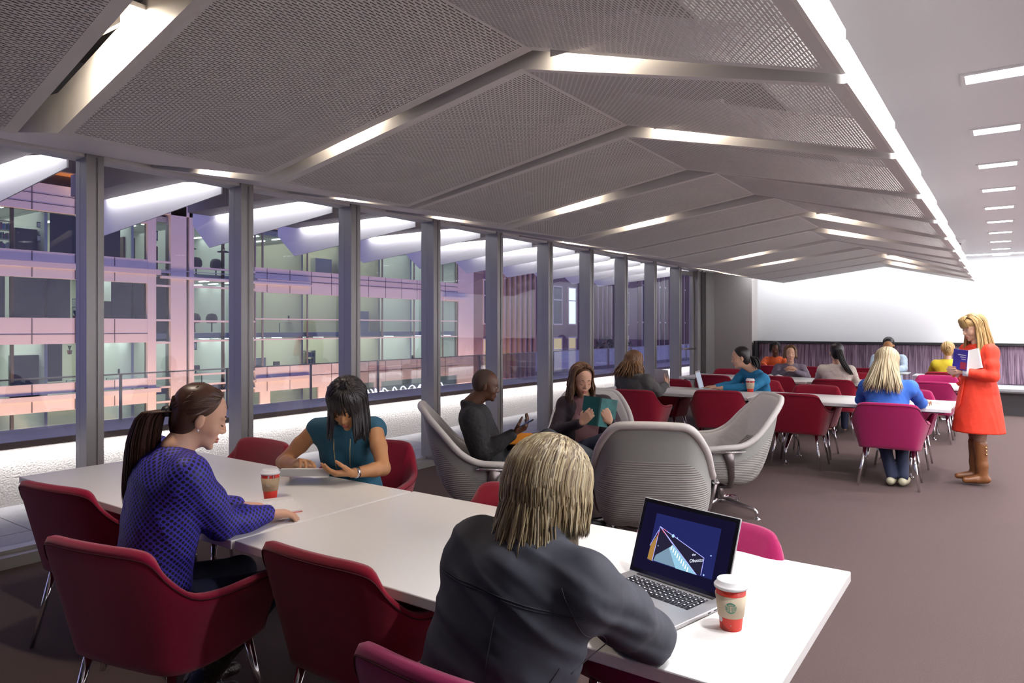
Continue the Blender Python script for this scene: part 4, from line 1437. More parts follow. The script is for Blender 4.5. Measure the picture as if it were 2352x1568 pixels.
def head_prims(mb, Hd, R, s, male=False):
    def L(x, y, z):
        return Hd + R @ V((x, y, z)) * s
    def E(c, r):
        ell(mb, L(*c), [q * s for q in r], R)
    E((0, -0.012, 0.035), (0.074, 0.093, 0.080))
    E((0, 0.025, -0.015), (0.061, 0.062, 0.078))
    j = 1.12 if male else 1.0
    E((0, 0.030, -0.072), (0.044 * j, 0.048, 0.036))
    E((0, 0.066, -0.098), (0.019 * j, 0.016, 0.014))
    cap(mb, L(0.0, 0.081, 0.010), 0.0070 * s, L(0, 0.0985, -0.028), 0.0095 * s, 8)
    for x in (-1, 1):
        E((x * 0.0100, 0.090, -0.034), (0.0075, 0.010, 0.0075))
        E((x * 0.036, 0.052, -0.032), (0.023, 0.024, 0.026))
        E((x * 0.031, 0.068, 0.0015), (0.0165, 0.0125, 0.010))
        E((x * 0.078, -0.008, -0.012), (0.008, 0.018, 0.029))
        cap(mb, L(x * 0.012, 0.080, 0.020), 0.009 * s, L(x * 0.042, 0.068, 0.022), 0.009 * s, 8)
    E((0, 0.082, -0.062), (0.021, 0.010, 0.0055))
    E((0, 0.080, -0.073), (0.017, 0.010, 0.0062))

def face_parts(e, Hd, R, s, lip, brow, iris=(0.05, 0.03, 0.02), closed=False, T=V((0, 0, 0)), skin=None):
    def L(x, y, z):
        return Hd - T + R @ V((x, y, z)) * s
    m = MB()
    for zz, rx, rz in ((-0.0625, 0.0205, 0.0052), (-0.0728, 0.0165, 0.0058)):
        m.ball(L(0, 0.0818, zz), (rx * s, 0.0098 * s, rz * s), 14, 8, R=R)
    m.build('lips', lip, e, smooth=True)
    for x in (-1, 1):
        MB().tube([L(x * 0.014, 0.0845, 0.024), L(x * 0.030, 0.0795, 0.029), L(x * 0.046, 0.0660, 0.025)], [0.0028 * s, 0.0034 * s, 0.0015 * s], 6).build('eyebrow', brow, e, smooth=True)
        if closed:
            MB().tube([L(x * 0.019, 0.0785, -0.0055), L(x * 0.031, 0.0815, -0.0085), L(x * 0.044, 0.0740, -0.0055)], [0.0014 * s, 0.0026 * s, 0.0012 * s], 6).build('eyelashes', brow, e, smooth=True)
        else:
            o = MB().ball(L(x * 0.031, 0.0708, 0.0), 0.0115 * s, 12, 8).build('eye', M_eye, e, smooth=True)
            MB().ball(L(x * 0.031, 0.0790, -0.0015), (0.0052 * s, 0.0042 * s, 0.0052 * s), 10, 6, R=R).build('iris', M_iris, o, smooth=True)
            MB().tube([L(x * 0.018, 0.0800, 0.0035), L(x * 0.031, 0.0842, 0.0055), L(x * 0.045, 0.0745, 0.003)], [0.001 * s, 0.0018 * s, 0.001 * s], 6).build('eyelashes', brow, e, smooth=True)

M_eye = mat('eye_white', (0.75, 0.72, 0.70), 0.2)
M_iris = mat('brown_iris', (0.04, 0.02, 0.012), 0.15)
def skin(name, c):
    m = mat(name, c, 0.48, spec=0.35, bump=(700, 0.12, 2, 0.001), var=(14, 0.07))
    b = m.node_tree.nodes['Principled BSDF']
    b.inputs['Subsurface Weight'].default_value = 0.12
    b.inputs['Subsurface Radius'].default_value = (0.02, 0.008, 0.004)
    b.inputs['Subsurface Scale'].default_value = 0.3
    return m
S_fair = skin('fair_skin', (0.66, 0.39, 0.27))
S_tan = skin('tan_skin', (0.47, 0.235, 0.11))
S_dark = skin('dark_brown_skin', (0.085, 0.035, 0.02))
M_lip = mat('rose_lips', (0.42, 0.10, 0.09), 0.4)
M_lip2 = mat('dark_lips', (0.10, 0.03, 0.025), 0.4)

def hair_mat(name, cols, rough=0.38):
    m = mat(name, cols[0], rough, spec=0.35, island=cols)
    nt = m.node_tree
    b = nt.nodes['Principled BSDF']
    b.inputs['Anisotropic'].default_value = 0.5
    return m
H_blond = hair_mat('streaked_blond_hair', [(0.12, 0.080, 0.038), (0.24, 0.17, 0.082), (0.55, 0.45, 0.26), (0.14, 0.095, 0.048), (0.27, 0.205, 0.115), (0.52, 0.45, 0.30), (0.10, 0.066, 0.034), (0.22, 0.16, 0.085)])
H_blond_cap = mat('blond_underlayer', (0.12, 0.085, 0.045), 0.6, bump=(120, 0.5, 3))
H_long = hair_mat('pale_blond_hair', [(0.46, 0.36, 0.20), (0.56, 0.46, 0.29), (0.38, 0.29, 0.16), (0.62, 0.54, 0.38)])
H_gold = hair_mat('golden_blond_hair', [(0.40, 0.25, 0.09), (0.48, 0.32, 0.14), (0.34, 0.20, 0.07)])
H_brown = hair_mat('dark_brown_hair', [(0.035, 0.014, 0.009), (0.055, 0.022, 0.012), (0.025, 0.010, 0.008), (0.075, 0.032, 0.018)])
H_black = hair_mat('black_hair', [(0.008, 0.006, 0.007), (0.014, 0.010, 0.011), (0.005, 0.004, 0.005)], 0.42)
H_wave = hair_mat('ombre_brown_hair', [(0.08, 0.035, 0.015), (0.14, 0.065, 0.025), (0.24, 0.12, 0.045), (0.06, 0.025, 0.012)])
H_mid = hair_mat('chestnut_hair', [(0.10, 0.045, 0.02), (0.15, 0.075, 0.035), (0.07, 0.03, 0.015)])

def hair_cap(mb, Hd, R, s, low=-0.05, fringe=False, thick=1.0):
    def E(c, r):
        ell(mb, Hd + R @ V(c) * s, [q * s * thick for q in r], R)
    E((0, -0.026, 0.046), (0.0835, 0.091, 0.083))
    E((0, -0.052, low * 0.3), (0.074, 0.056, 0.085))
    if fringe:
        E((0, 0.028, 0.060), (0.068, 0.060, 0.044))

def strands(mb, Hd, R, s, n, length, az=(35, 325), r=(0.004, 0.007), wave=0.006, spread=0.01, top=0.06, flat=0.45, inward=0.0, z_leave=0.015, rad=(0.089, 0.100, 0.092), part=0.0, seed=1, jitter=0.25, segs=9, back=0.0):
    """locks that start at the crown, follow the skull and then hang; length(phi) = hanging length"""
    rnd = random.Random(seed)
    cen = V((0, -0.020, 0.036))
    for i in range(n):
        phi = math.radians(rnd.uniform(*az))
        dx, dy = math.sin(phi), math.cos(phi)
        k = 1 + rnd.uniform(-0.02, 0.05)
        lay = rnd.uniform(0, 1)
        st = V((part * 0.9 + dx * 0.02 * rnd.random(), rnd.uniform(-0.045, top), 0))
        pts = []
        th0 = rnd.uniform(0.05, 0.5)
        zl = (z_leave - cen.z) / rad[2]
        th1 = math.acos(max(-0.95, min(0.95, zl)))
        L = length(math.degrees(phi)) * rnd.uniform(1 - jitter, 1.02) if callable(length) else length * rnd.uniform(1 - jitter, 1.02)
        m1 = segs // 2 + 1
        for j in range(m1):
            t = j / (m1 - 1)
            th = th0 + (th1 - th0) * t
            sx, cz = math.sin(th), math.cos(th)
            p = cen + V((dx * sx * rad[0] * k, dy * sx * rad[1] * k, cz * rad[2] * k))
            if t < 0.75:
                q = (p - cen).lerp(V((p.x * 0.55 + st.x, st.y - cen.y, 0)) + V((0, 0, (p - cen).z)), (1 - t) ** 2.2 * 0.7)
                w2 = (q.x / rad[0]) ** 2 + (q.y / rad[1]) ** 2
                if cz > 0 and w2 < 1:
                    q.z = rad[2] * math.sqrt(1 - w2)
                p = cen + q * k
            pts.append(Hd + R @ p * s)
        end = pts[-1]
        out = (R @ V((dx, dy, 0)))
        out.z = 0
        dirn = (pts[-1] - pts[-2]).normalized()
        ph = rnd.uniform(0, 6.28)
        m2 = segs - m1 + 1
        p = end
        for j in range(1, m2 + 1):
            dirn = dirn.lerp(V((0, 0, -1)), 0.5).normalized()
            st_ = L * s / m2
            w_ = math.sin(ph + j * 1.5) * wave
            w2 = math.cos(ph * 1.7 + j * 1.3) * wave
            p = p + dirn * st_ + V((w_, w2, 0)) + out * (spread + back * max(0, -dy) - inward * j / m2 * (1 + lay)) * (0.5 + lay) / m2
            pts.append(p)
        r0 = rnd.uniform(*r) * s
        rr = [r0 * 0.5] + [r0] * (len(pts) - 3) + [r0 * 0.7, r0 * 0.15]
        mb.tube(pts, rr, 5, flat=flat, up=R @ V((dy, -dx, 0.01)))

def tail(mb, pts, n, r, bundle, seed=2, flare=0.5):
    """pony tail: n locks following pts, spread by bundle(t)"""
    rnd = random.Random(seed)
    P = smooth_path([tuple(p) for p in pts], 12)
    for i in range(n):
        a = rnd.uniform(0, 6.28)
        q = math.sqrt(rnd.random())
        cut = rnd.uniform(0.8, 1.0)
        m = max(4, int(12 * cut))
        line = []
        for j in range(m + 1):
            t = j / 12
            w_ = bundle * (0.45 + 1.2 * math.sin(math.pi * min(1, t * 0.85 + 0.08)) * flare + 0.25 * t) * q
            a2 = a + 0.5 * t
            line.append(V(P[j]) + V((math.cos(a2) * w_, math.sin(a2) * w_, rnd.uniform(-1, 1) * 0.002)))
        mb.tube(line, [r] * (m - 1) + [r * 0.7, r * 0.15], 5, flat=0.6)

def person(label, d, skin_m, voxel=0.006, s=1.0, clothes=(), group=None):
    """d: joints. builds the body as one mesh and returns (root, info)"""
    P_, Cc_, Hd = V(d['pelvis']), V(d['chest']), V(d['head'])
    e = empty('person', (P_.x, P_.y, 0), label=label, cat='person', group=group)
    T = V((P_.x, P_.y, 0))
    up = (Cc_ - P_).normalized()
    fw = V(d['fwd'])
    fw = (fw - up * fw.dot(up)).normalized()
    rt = fw.cross(up).normalized()
    RT = Matrix((rt, fw, up)).transposed()
    RH = frame(d['face'])
    if 'tilt' in d:
        RH = Matrix.Rotation(d['tilt'], 3, V(d['face']).normalized()) @ RH
    sw = d.get('sw', 0.165) * s
    SR = V(d['SR']) if 'SR' in d else Cc_ + rt * sw
    SL = V(d['SL']) if 'SL' in d else Cc_ - rt * sw
    N = Cc_ + up * 0.065 * s - fw * 0.005
    male = d.get('male', False)
    k = 1.12 if male else 1.0
    b = MB()
    head_prims(b, Hd, RH, s, male)
    cap(b, Hd + RH @ V((0, -0.022, -0.055)) * s, 0.046 * s * k, N, 0.050 * s * k)
    cap(b, Hd + RH @ V((0, 0.0, -0.070)) * s, 0.040 * s * k, N + fw * 0.02, 0.046 * s * k)
    ell(b, Cc_ - up * 0.09 * s, (0.135 * s * k, 0.082 * s * k, 0.15 * s), RT)
    ell(b, P_.lerp(Cc_, 0.38), (0.115 * s * k, 0.080 * s * k, 0.15 * s), RT)
    ell(b, P_, (0.140 * s * k, 0.095 * s * k, 0.10 * s), RT)
    ar = d.get('arm', 1.0) * s * k
    for S0, sd in ((SR, 'R'), (SL, 'L')):
        cap(b, N - up * 0.045, 0.036 * s, S0 - up * 0.004, 0.034 * s)
        E_, W_ = V(d['E' + sd]), V(d['W' + sd])
        cap(b, S0, 0.045 * ar, S0.lerp(E_, 0.5), 0.042 * ar)
        cap(b, S0.lerp(E_, 0.5), 0.042 * ar, E_, 0.034 * ar)
        cap(b, E_, 0.034 * ar, E_.lerp(W_, 0.3), 0.036 * ar)
        cap(b, E_.lerp(W_, 0.3), 0.036 * ar, W_, 0.0225 * ar)
        h = d['h' + sd]
        hand(b, W_, h[0], h[1], h[2], h[3], s * (1.1 if male else 1.0), *(h[4:]))
    for sd, sg in (('R', 1), ('L', -1)):
        Hp = P_ + rt * 0.085 * s * sg
        K_1, A_1 = V(d['K' + sd]), V(d['A' + sd])
        cap(b, Hp, 0.072 * s, K_1, 0.046 * s)
        cap(b, K_1, 0.046 * s, K_1.lerp(A_1, 0.3), 0.045 * s)
        cap(b, K_1.lerp(A_1, 0.3), 0.045 * s, A_1, 0.030 * s)
        ft = V(d.get('ft' + sd, (fw.x, fw.y, 0))).normalized()
        cap(b, A_1 + V((0, 0, -0.03)), 0.03 * s, A_1 + ft * 0.13 * s + V((0, 0, -0.05)), 0.022 * s)
    o = bpy.data.objects.new('body', bake(b, voxel, 1, T=T, kmax=0.02))
    o.data.materials.append(skin_m)
    COL.objects.link(o)
    o.parent = e
    inf = dict(T=T, up=up, fw=fw, rt=rt, RT=RT, RH=RH, SR=SR, SL=SL, N=N, C=Cc_, P=P_, Hd=Hd, s=s, d=d, k=k, e=e)
    return e, inf

def dress_part(I, name, m, mb, voxel=0.008, smooth=4, wrinkle=None):
    o = bpy.data.objects.new(name, bake(mb, voxel, 2, wrinkle=wrinkle, T=I['T'], kmax=0.045))
    o.data.materials.append(m)
    COL.objects.link(o)
    o.parent = I['e']
    return o
def raw_part(I, name, m, mb, smooth=True, parent=None):
    mb.v = [tuple(V(p) - I['T']) for p in mb.v]
    return mb.build(name, m, parent or I['e'], smooth=smooth)

def top_prims(I, sleeve=1.0, loose=1.0, neck=0.0, hem=0.0, waist=1.0, thick=1.0, collar=False, sleeve_r=1.0, bust=True, vneck=False):
    """sleeve: 0 none .. 1 to the wrist"""
    b = MB()
    s, k, up, fw, rt, RT = I['s'], I['k'], I['up'], I['fw'], I['rt'], I['RT']
    C_, P_, N, d = I['C'], I['P'], I['N'], I['d']
    l = loose
    ell(b, C_ - up * 0.07 * s, (0.156 * s * k * l, 0.104 * s * k * l, 0.150 * s), RT)
    ell(b, C_ - up * 0.20 * s, (0.150 * s * k * l, 0.105 * s * k * l, 0.15 * s), RT)
    if bust and not d.get('male'):
        for sg in (-1, 1):
            ell(b, C_ - up * 0.135 * s + fw * 0.068 * s + rt * 0.065 * s * sg, (0.058 * s, 0.050 * s, 0.055 * s), RT)
    cap(b, I['SR'] - up * 0.035 * s - fw * 0.012, 0.060 * s * k, I['SL'] - up * 0.035 * s - fw * 0.012, 0.060 * s * k)
    for sg in (-1, 1):
        cap(b, C_ - up * 0.09 * s + rt * 0.085 * s * sg - fw * 0.01, 0.075 * s * k * l, P_.lerp(C_, 0.35) + rt * 0.060 * s * sg * waist, 0.085 * s * k * l)
    ell(b, P_.lerp(C_, 0.42), (0.138 * s * k * l * waist, 0.100 * s * k * l * waist, 0.15 * s), RT)
    ell(b, P_.lerp(C_, 0.15), (0.158 * s * k * l, 0.118 * s * k * l, 0.12 * s), RT)
    if hem:
        ell(b, P_ - up * hem, (0.168 * s * k * l, 0.128 * s * k * l, 0.11 * s), RT)
    for sd in 'RL':
        S0 = I['S' + sd]
        cap(b, N - up * (0.040 + neck) * s, 0.046 * s * thick, S0 + up * 0.004, 0.052 * s * k * thick)
        cap(b, C_ - up * 0.05 * s, 0.09 * s * k, S0 - up * 0.02, 0.055 * s * k * thick)
        if sleeve > 0:
            E_, W_ = V(d['E' + sd]), V(d['W' + sd])
            q = sleeve_r * s * k
            cap(b, S0, 0.055 * q, S0.lerp(E_, 0.55), 0.053 * q)
            if sleeve > 0.45:
                cap(b, S0.lerp(E_, 0.55), 0.053 * q, E_, 0.044 * q)
                f = min(1.0, (sleeve - 0.5) * 2)
                W2 = E_.lerp(W_, f * 0.97)
                cap(b, E_, 0.044 * q, E_.lerp(W2, 0.45), 0.043 * q)
                cap(b, E_.lerp(W2, 0.45), 0.043 * q, W2, (0.031 if f > 0.9 else 0.038) * q)
    if collar:
        rev(b, [(0.062 * s, -0.02), (0.066 * s, 0.012), (0.060 * s, 0.034)], (N.x, N.y, N.z))
    return b
def leg_prims(I, to=1.0, r=1.0):
    b = MB()
    s, d, rt, P_ = I['s'], I['d'], I['rt'], I['P']
    ell(b, P_ - I['up'] * 0.01, (0.160 * s, 0.118 * s, 0.105 * s), I['RT'])
    for sd, sg in (('R', 1), ('L', -1)):
        Hp = P_ + rt * 0.085 * s * sg
        K_1, A_1 = V(d['K' + sd]), V(d['A' + sd])
        A2 = K_1.lerp(A_1, to)
        cap(b, Hp, 0.086 * s * r, K_1, 0.060 * s * r)
        cap(b, K_1, 0.060 * s * r, K_1.lerp(A2, 0.35), 0.057 * s * r)
        cap(b, K_1.lerp(A2, 0.35), 0.057 * s * r, A2, 0.044 * s * r)
    return b
def shoes(I, m, boot=0.0, name='shoe'):
    s, d = I['s'], I['d']
    for sd in 'RL':
        A_1, K_1 = V(d['A' + sd]), V(d['K' + sd])
        ft = V(d.get('ft' + sd, (I['fw'].x, I['fw'].y, 0))).normalized()
        b = MB()
        g = A_1 + V((0, 0, -0.045))
        cap(b, g - ft * 0.035 * s, 0.036 * s, g + ft * 0.06 * s, 0.038 * s)
        cap(b, g + ft * 0.06 * s, 0.038 * s, g + ft * 0.15 * s + V((0, 0, -0.010)), 0.028 * s)
        if boot:
            cap(b, A_1 + V((0, 0, -0.03)), 0.045 * s, A_1.lerp(K_1, 0.25), 0.048 * s)
            cap(b, A_1.lerp(K_1, 0.25), 0.048 * s, A_1.lerp(K_1, boot), 0.060 * s)
        dress_part(I, 'boot' if boot else name, m, b, 0.008)
DOWN, UPV = (0, 0, -1), (0, 0, 1)
# ---- cloth materials
def dotted():
    m = mat('blue_blouse_with_black_dots', (0.045, 0.035, 0.36), 0.6, spec=0.3, bump=(30, 0.25, 3, 0.01))
    nt = m.node_tree
    b = nt.nodes['Principled BSDF']
    tc = nt.nodes.new('ShaderNodeTexCoord')
    sp = nt.nodes.new('ShaderNodeSeparateXYZ')
    nt.links.new(tc.outputs['Object'], sp.inputs[0])
    gm = nt.nodes.new('ShaderNodeNewGeometry')
    sn = nt.nodes.new('ShaderNodeSeparateXYZ')
    nt.links.new(gm.outputs['Normal'], sn.inputs[0])
    def mth(op, *a):
        n = nt.nodes.new('ShaderNodeMath')
        n.operation = op
        for i, x in enumerate(a):
            if isinstance(x, (int, float)):
                n.inputs[i].default_value = x
            else:
                nt.links.new(x, n.inputs[i])
        return n.outputs[0]
    def dots(u, v, pitch=0.0155, rad=0.36):
        a = mth('DIVIDE', mth('ADD', u, v), pitch * 1.414)
        c = mth('DIVIDE', mth('SUBTRACT', u, v), pitch * 1.414)
        fa = mth('SUBTRACT', mth('FRACT', a), 0.5)
        fc = mth('SUBTRACT', mth('FRACT', c), 0.5)
        return mth('LESS_THAN', mth('ADD', mth('MULTIPLY', fa, fa), mth('MULTIPLY', fc, fc)), rad * rad)
    X_, Y_, Z_ = sp.outputs
    ax, ay, az = [mth('ABSOLUTE', q) for q in sn.outputs]
    dx, dy, dz = dots(Y_, Z_), dots(X_, Z_), dots(X_, Y_)
    selx = mth('MULTIPLY', mth('GREATER_THAN', ax, ay), mth('GREATER_THAN', mth('MULTIPLY', ax, 1.3), az))
    sely = mth('MULTIPLY', mth('GREATER_THAN', ay, ax), mth('GREATER_THAN', mth('MULTIPLY', ay, 1.3), az))
    selz = mth('SUBTRACT', 1.0, mth('ADD', selx, sely))
    f = mth('ADD', mth('ADD', mth('MULTIPLY', dx, selx), mth('MULTIPLY', dy, sely)), mth('MULTIPLY', dz, selz))
    mx = nt.nodes.new('ShaderNodeMix')
    mx.data_type = 'RGBA'
    mx.inputs[6].default_value = (0.045, 0.035, 0.36, 1)
    mx.inputs[7].default_value = (0.008, 0.007, 0.012, 1)
    nt.links.new(f, mx.inputs[0])
    nt.links.new(mx.outputs[2], b.inputs['Base Color'])
    return m
F_dots = dotted()
F_teal = mat('teal_jersey', (0.012, 0.085, 0.14), 0.75, bump=(25, 0.2, 3))
F_char = mat('charcoal_cotton_shirt', (0.038, 0.041, 0.054), 0.7, spec=0.3, bump=(12, 0.25, 2, 0.02))
F_black = mat('black_cotton', (0.010, 0.010, 0.012), 0.8, bump=(20, 0.5, 4, 0.02))
F_jean = mat('dark_denim', (0.016, 0.022, 0.055), 0.8, bump=(200, 0.4, 3, 0.003))
F_grey_tr = mat('dark_grey_trousers', (0.055, 0.062, 0.072), 0.8)
F_plum = mat('plum_black_cardigan', (0.022, 0.013, 0.020), 0.9, bump=(300, 0.4, 2, 0.003))
F_pink = mat('dusty_pink_satin', (0.33, 0.165, 0.175), 0.45, bump=(14, 0.3, 3, 0.02))
F_lace = mat('dusty_pink_lace', (0.26, 0.13, 0.13), 0.8, bump=(120, 0.9, 3, 0.01), var=(150, 0.35))
F_heather = mat('heather_grey_knit', (0.085, 0.082, 0.082), 0.95, bump=(220, 0.8, 3, 0.005), var=(260, 0.75))
F_turq = mat('turquoise_blue_sweater', (0.015, 0.19, 0.38), 0.8, bump=(30, 0.35, 3, 0.01))
F_orange = mat('orange_top', (0.60, 0.09, 0.015), 0.75, bump=(30, 0.3, 3, 0.01))
F_check = mat('purple_grey_checked_shirt', (0.16, 0.13, 0.17), 0.8, var=(90, 0.8))
F_cream = mat('cream_blouse', (0.66, 0.60, 0.53), 0.7, bump=(16, 0.4, 3, 0.02))
F_pale = mat('pale_blue_shirt', (0.40, 0.50, 0.62), 0.7)
F_royal = mat('cornflower_blue_sweater', (0.045, 0.16, 0.62), 0.8, bump=(25, 0.3, 3, 0.01))
F_yellow = mat('mustard_yellow_top', (0.52, 0.40, 0.012), 0.75)
F_red = mat('orange_red_dress', (0.78, 0.045, 0.015), 0.7, bump=(8, 0.3, 3, 0.03))
F_white = mat('white_cotton', (0.78, 0.77, 0.76), 0.7)
M_boot = mat('tan_leather_boot', (0.20, 0.075, 0.025), 0.35, bump=(20, 0.3, 3, 0.01))
M_dboot = mat('dark_brown_leather', (0.030, 0.018, 0.014), 0.4, bump=(25, 0.8, 3, 0.02))
M_beige = mat('beige_shoe', (0.50, 0.47, 0.33), 0.6)
M_tights = skin('sheer_tights', (0.26, 0.15, 0.10))
M_gold = mat('gold_metal', (0.8, 0.55, 0.2), 0.2, metal=1.0)
def crown(I, nm, m, mb, capm=None):
    pass

# ======== woman in the dotted blouse, front table, seen from behind her right shoulder
d = dict(pelvis=(-2.62, 1.34, 0.53), chest=(-2.555, 1.405, 1.035), head=(-2.525, 1.50, 1.205), fwd=(0.18, 0.98, 0), face=(0.42, 0.88, -0.36), sw=0.150,
         ER=(-2.465, 1.545, 0.795), WR=(-2.485, 1.765, 0.782), hR=((0.35, 0.93, -0.12), DOWN, (-1, 0.3, 0), (0.55, 0.5, 0.5, 0.55), 0.2),
         EL=(-2.90, 1.58, 0.795), WL=(-2.70, 1.775, 0.782), hL=((0.85, 0.5, -0.05), DOWN, (0.3, 1, 0), 0.3),
         KR=(-2.46, 1.78, 0.49), KL=(-2.72, 1.80, 0.49), AR=(-2.66, 1.56, 0.10), AL=(-2.80, 1.66, 0.10), arm=0.95)
e, I = person('woman with a long brown ponytail and dotted blue blouse leaning on the front table', d, S_fair, 0.0045)
dress_part(I, 'blouse', F_dots, top_prims(I, 0.99, 1.16, neck=0.01, hem=0.06, sleeve_r=1.28), 0.0065, 6, (0.006, 10, (0.7, 0.7, 0.7)))
dress_part(I, 'trousers', F_jean, leg_prims(I), 0.01)
shoes(I, M_dboot, boot=0.5)
face_parts(e, I['Hd'], I['RH'], 1.0, M_lip, H_brown, closed=True, T=I['T'])
b = MB()
hair_cap(b, I['Hd'], I['RH'], 1.0)
hc = dress_part(I, 'hair', H_brown, b, 0.006)
b = MB()
hd, R = I['Hd'], I['RH']
knot = hd + R @ V((-0.0, -0.118, -0.012))
rnd = random.Random(4)
for i in range(210):      # combed back towards the tie
    ph = rnd.uniform(-1, 1) * 1.55
    a0 = V((math.sin(ph) * 0.076, 0.060 * math.cos(ph) - 0.012 - 0.03 * abs(math.sin(ph)), 0.060 + 0.045 * math.cos(ph) - 0.062 * abs(math.sin(ph)) ** 1.5))
    pts = []
    for j in range(8):
        t = j / 7
        p = a0.lerp(V((0, -0.118, -0.012)), t)
        q = p - V((0, -0.02, 0.036))
        rr = math.sqrt((q.x / 0.087) ** 2 + (q.y / 0.099) ** 2 + (q.z / 0.090) ** 2)
        kk = 1 / max(rr, 1e-3) if t < 0.86 else 1 + (1 / max(rr, 1e-3) - 1) * max(0, (0.97 - t) / 0.11)
        p2 = V((0, -0.02, 0.036)) + q * (kk * (1.0 + 0.02 * rnd.random()))
        pts.append(hd + R @ p2)
    b.tube(pts, [0.002] + [0.0045] * 6 + [0.003], 5, flat=0.4)
tie = knot
tail(b, [knot, knot + V((-0.045, -0.035, -0.01)), knot + V((-0.075, -0.05, -0.10)), knot + V((-0.100, -0.050, -0.21)), knot + V((-0.135, -0.045, -0.31)), knot + V((-0.16, -0.04, -0.38))], 420, 0.0028, 0.050, 5)
raw_part(I, 'hair_strands', H_brown, b, parent=None)
raw_part(I, 'hair_tie', M_black, MB().tube([knot + V((0.012, 0.006, 0)), knot + V((-0.012, -0.008, 0))], 0.021, 14))
raw_part(I, 'pearl_earring', mat('pearl', (0.8, 0.8, 0.82), 0.15), MB().ball(hd + R @ V((0.088, -0.004, -0.043)), 0.0048, 10, 8))

# ======== woman in the teal sleeveless top
d = dict(pelvis=(-3.14, 2.84, 0.53), chest=(-3.045, 2.68, 0.985), head=(-2.865, 2.53, 1.135), fwd=(0.56, -0.83, 0), face=(0.42, -0.72, -0.60), sw=0.158,
         ER=(-3.33, 2.47, 0.790), WR=(-3.12, 2.40, 0.815), hR=((0.9, -0.1, 0.28), (0.1, -0.4, -1), (0.3, 1, 0.2), (0.5, 0.35, 0.6, 0.8), 0.3),
         EL=(-2.735, 2.67, 0.790), WL=(-2.765, 2.475, 0.795), hL=((-0.45, -0.85, 0.05), (-0.3, 0.2, 0.95), (0.7, -0.6, 0), (0.45, 0.5, 0.55, 0.6), 0.1, 1.0),
         KR=(-3.05, 2.42, 0.50), KL=(-2.85, 2.52, 0.50), AR=(-3.0, 2.55, 0.10), AL=(-2.85, 2.65, 0.10), arm=1.02)
e, I = person('woman with black hair and teal sleeveless top using a tablet at the front table', d, S_tan, 0.0045, s=1.03)
dress_part(I, 'top', F_teal, top_prims(I, 0, 1.03, neck=0.018, hem=0.05, waist=0.95), 0.007, 6, (0.0015, 10, (1, 1, 1)))
dress_part(I, 'trousers', F_black, leg_prims(I), 0.01)
shoes(I, M_black)
face_parts(e, I['Hd'], I['RH'], 1.03, M_lip, H_black, closed=True, T=I['T'])
b = MB()
hair_cap(b, I['Hd'], I['RH'], 1.05)
dress_part(I, 'hair', H_black, b, 0.007)
b = MB()
strands(b, I['Hd'], I['RH'], 1.15, 420, lambda p: 0.17 if 60 < p < 300 else 0.15, az=(30, 330), r=(0.005, 0.008), wave=0.001, spread=0.012, part=-0.01, seed=11)
hd, R = I['Hd'], I['RH']
rnd = random.Random(9)
for i in range(70):       # fringe swept over the forehead
    x = rnd.uniform(-0.068, 0.072)
    top_ = V((-0.01 + x * 0.25, 0.02 + rnd.uniform(-0.02, 0.02), 0.130))
    mid = V((x * 0.8, 0.086 - abs(x) * 0.25, 0.085))
    end = V((x * 1.12, 0.094 - abs(x) * 0.42, 0.020 - 0.045 * abs(x / 0.07) + rnd.uniform(-0.012, 0.012)))
    pts = [hd + R @ V(p) * 1.03 for p in smooth_path([tuple(top_), tuple(top_.lerp(mid, 0.55) + V((0, 0.012, 0.016))), tuple(mid), tuple(end)], 6)]
    b.tube(pts, [0.003, 0.005, 0.006, 0.006, 0.006, 0.005, 0.001], 5, flat=0.4)
raw_part(I, 'hair_strands', H_black, b)
W = V(d['WL'])
raw_part(I, 'wristwatch', M_chrome, MB().tube([W + (V(d['EL']) - W) * 0.10, W + (V(d['EL']) - W) * 0.19], 0.029, 16))
n_ = I['C'] + V((0.10, -0.13, 0))
ck = MB()
for sg in (-1, 1):
    ck.tube([I['N'] + I['rt'] * 0.045 * sg + I['fw'] * 0.055, I['C'] - I['up'] * 0.06 + I['fw'] * 0.125 + I['rt'] * 0.045 * sg, I['C'] - I['up'] * 0.16 + I['fw'] * 0.150 + I['rt'] * 0.04 * sg, I['C'] - I['up'] * 0.26 + I['fw'] * 0.135 + I['rt'] * 0.02 * sg], 0.0018, 6)
raw_part(I, 'necklace', M_gold, ck)

# ======== woman in the charcoal shirt, back to the camera
d = dict(pelvis=(-0.97, 1.17, 0.53), chest=(-0.875, 1.30, 1.02), head=(-0.872, 1.390, 1.153), fwd=(0.0, 1, 0), face=(0.10, 0.93, -0.36), sw=0.172,
         SR=(-0.725, 1.295, 1.00), SL=(-1.005, 1.29, 1.03),
         ER=(-0.705, 1.575, 0.800), WR=(-0.875, 1.655, 0.782), hR=((-0.95, -0.12, -0.05), DOWN, (0, 1, 0), 0.35),
         EL=(-1.17, 1.58, 0.80), WL=(-0.99, 1.72, 0.785), hL=((0.9, 0.4, 0), DOWN, (0, 1, 0), 0.3),
         KR=(-0.84, 1.66, 0.49), KL=(-1.08, 1.66, 0.49), AR=(-0.85, 1.60, 0.10), AL=(-1.10, 1.58, 0.10))
e, I = person('woman with streaked blond hair and charcoal shirt seen from behind at the laptop', d, S_fair, 0.005)
tp = top_prims(I, 0.97, 1.12, neck=-0.02, collar=True, hem=0.05, waist=1.03, sleeve_r=1.22, bust=False)
SRv = I['SR']
dress_part(I, 'shirt', F_char, tp, 0.006, 7, (0.0085, 10.0, (0.35, 0.35, 1.5)))
yk = MB()
shirt = [o for o in COL.objects if o.parent == e and o.name.startswith('shirt')][0]
from mathutils.bvhtree import BVHTree
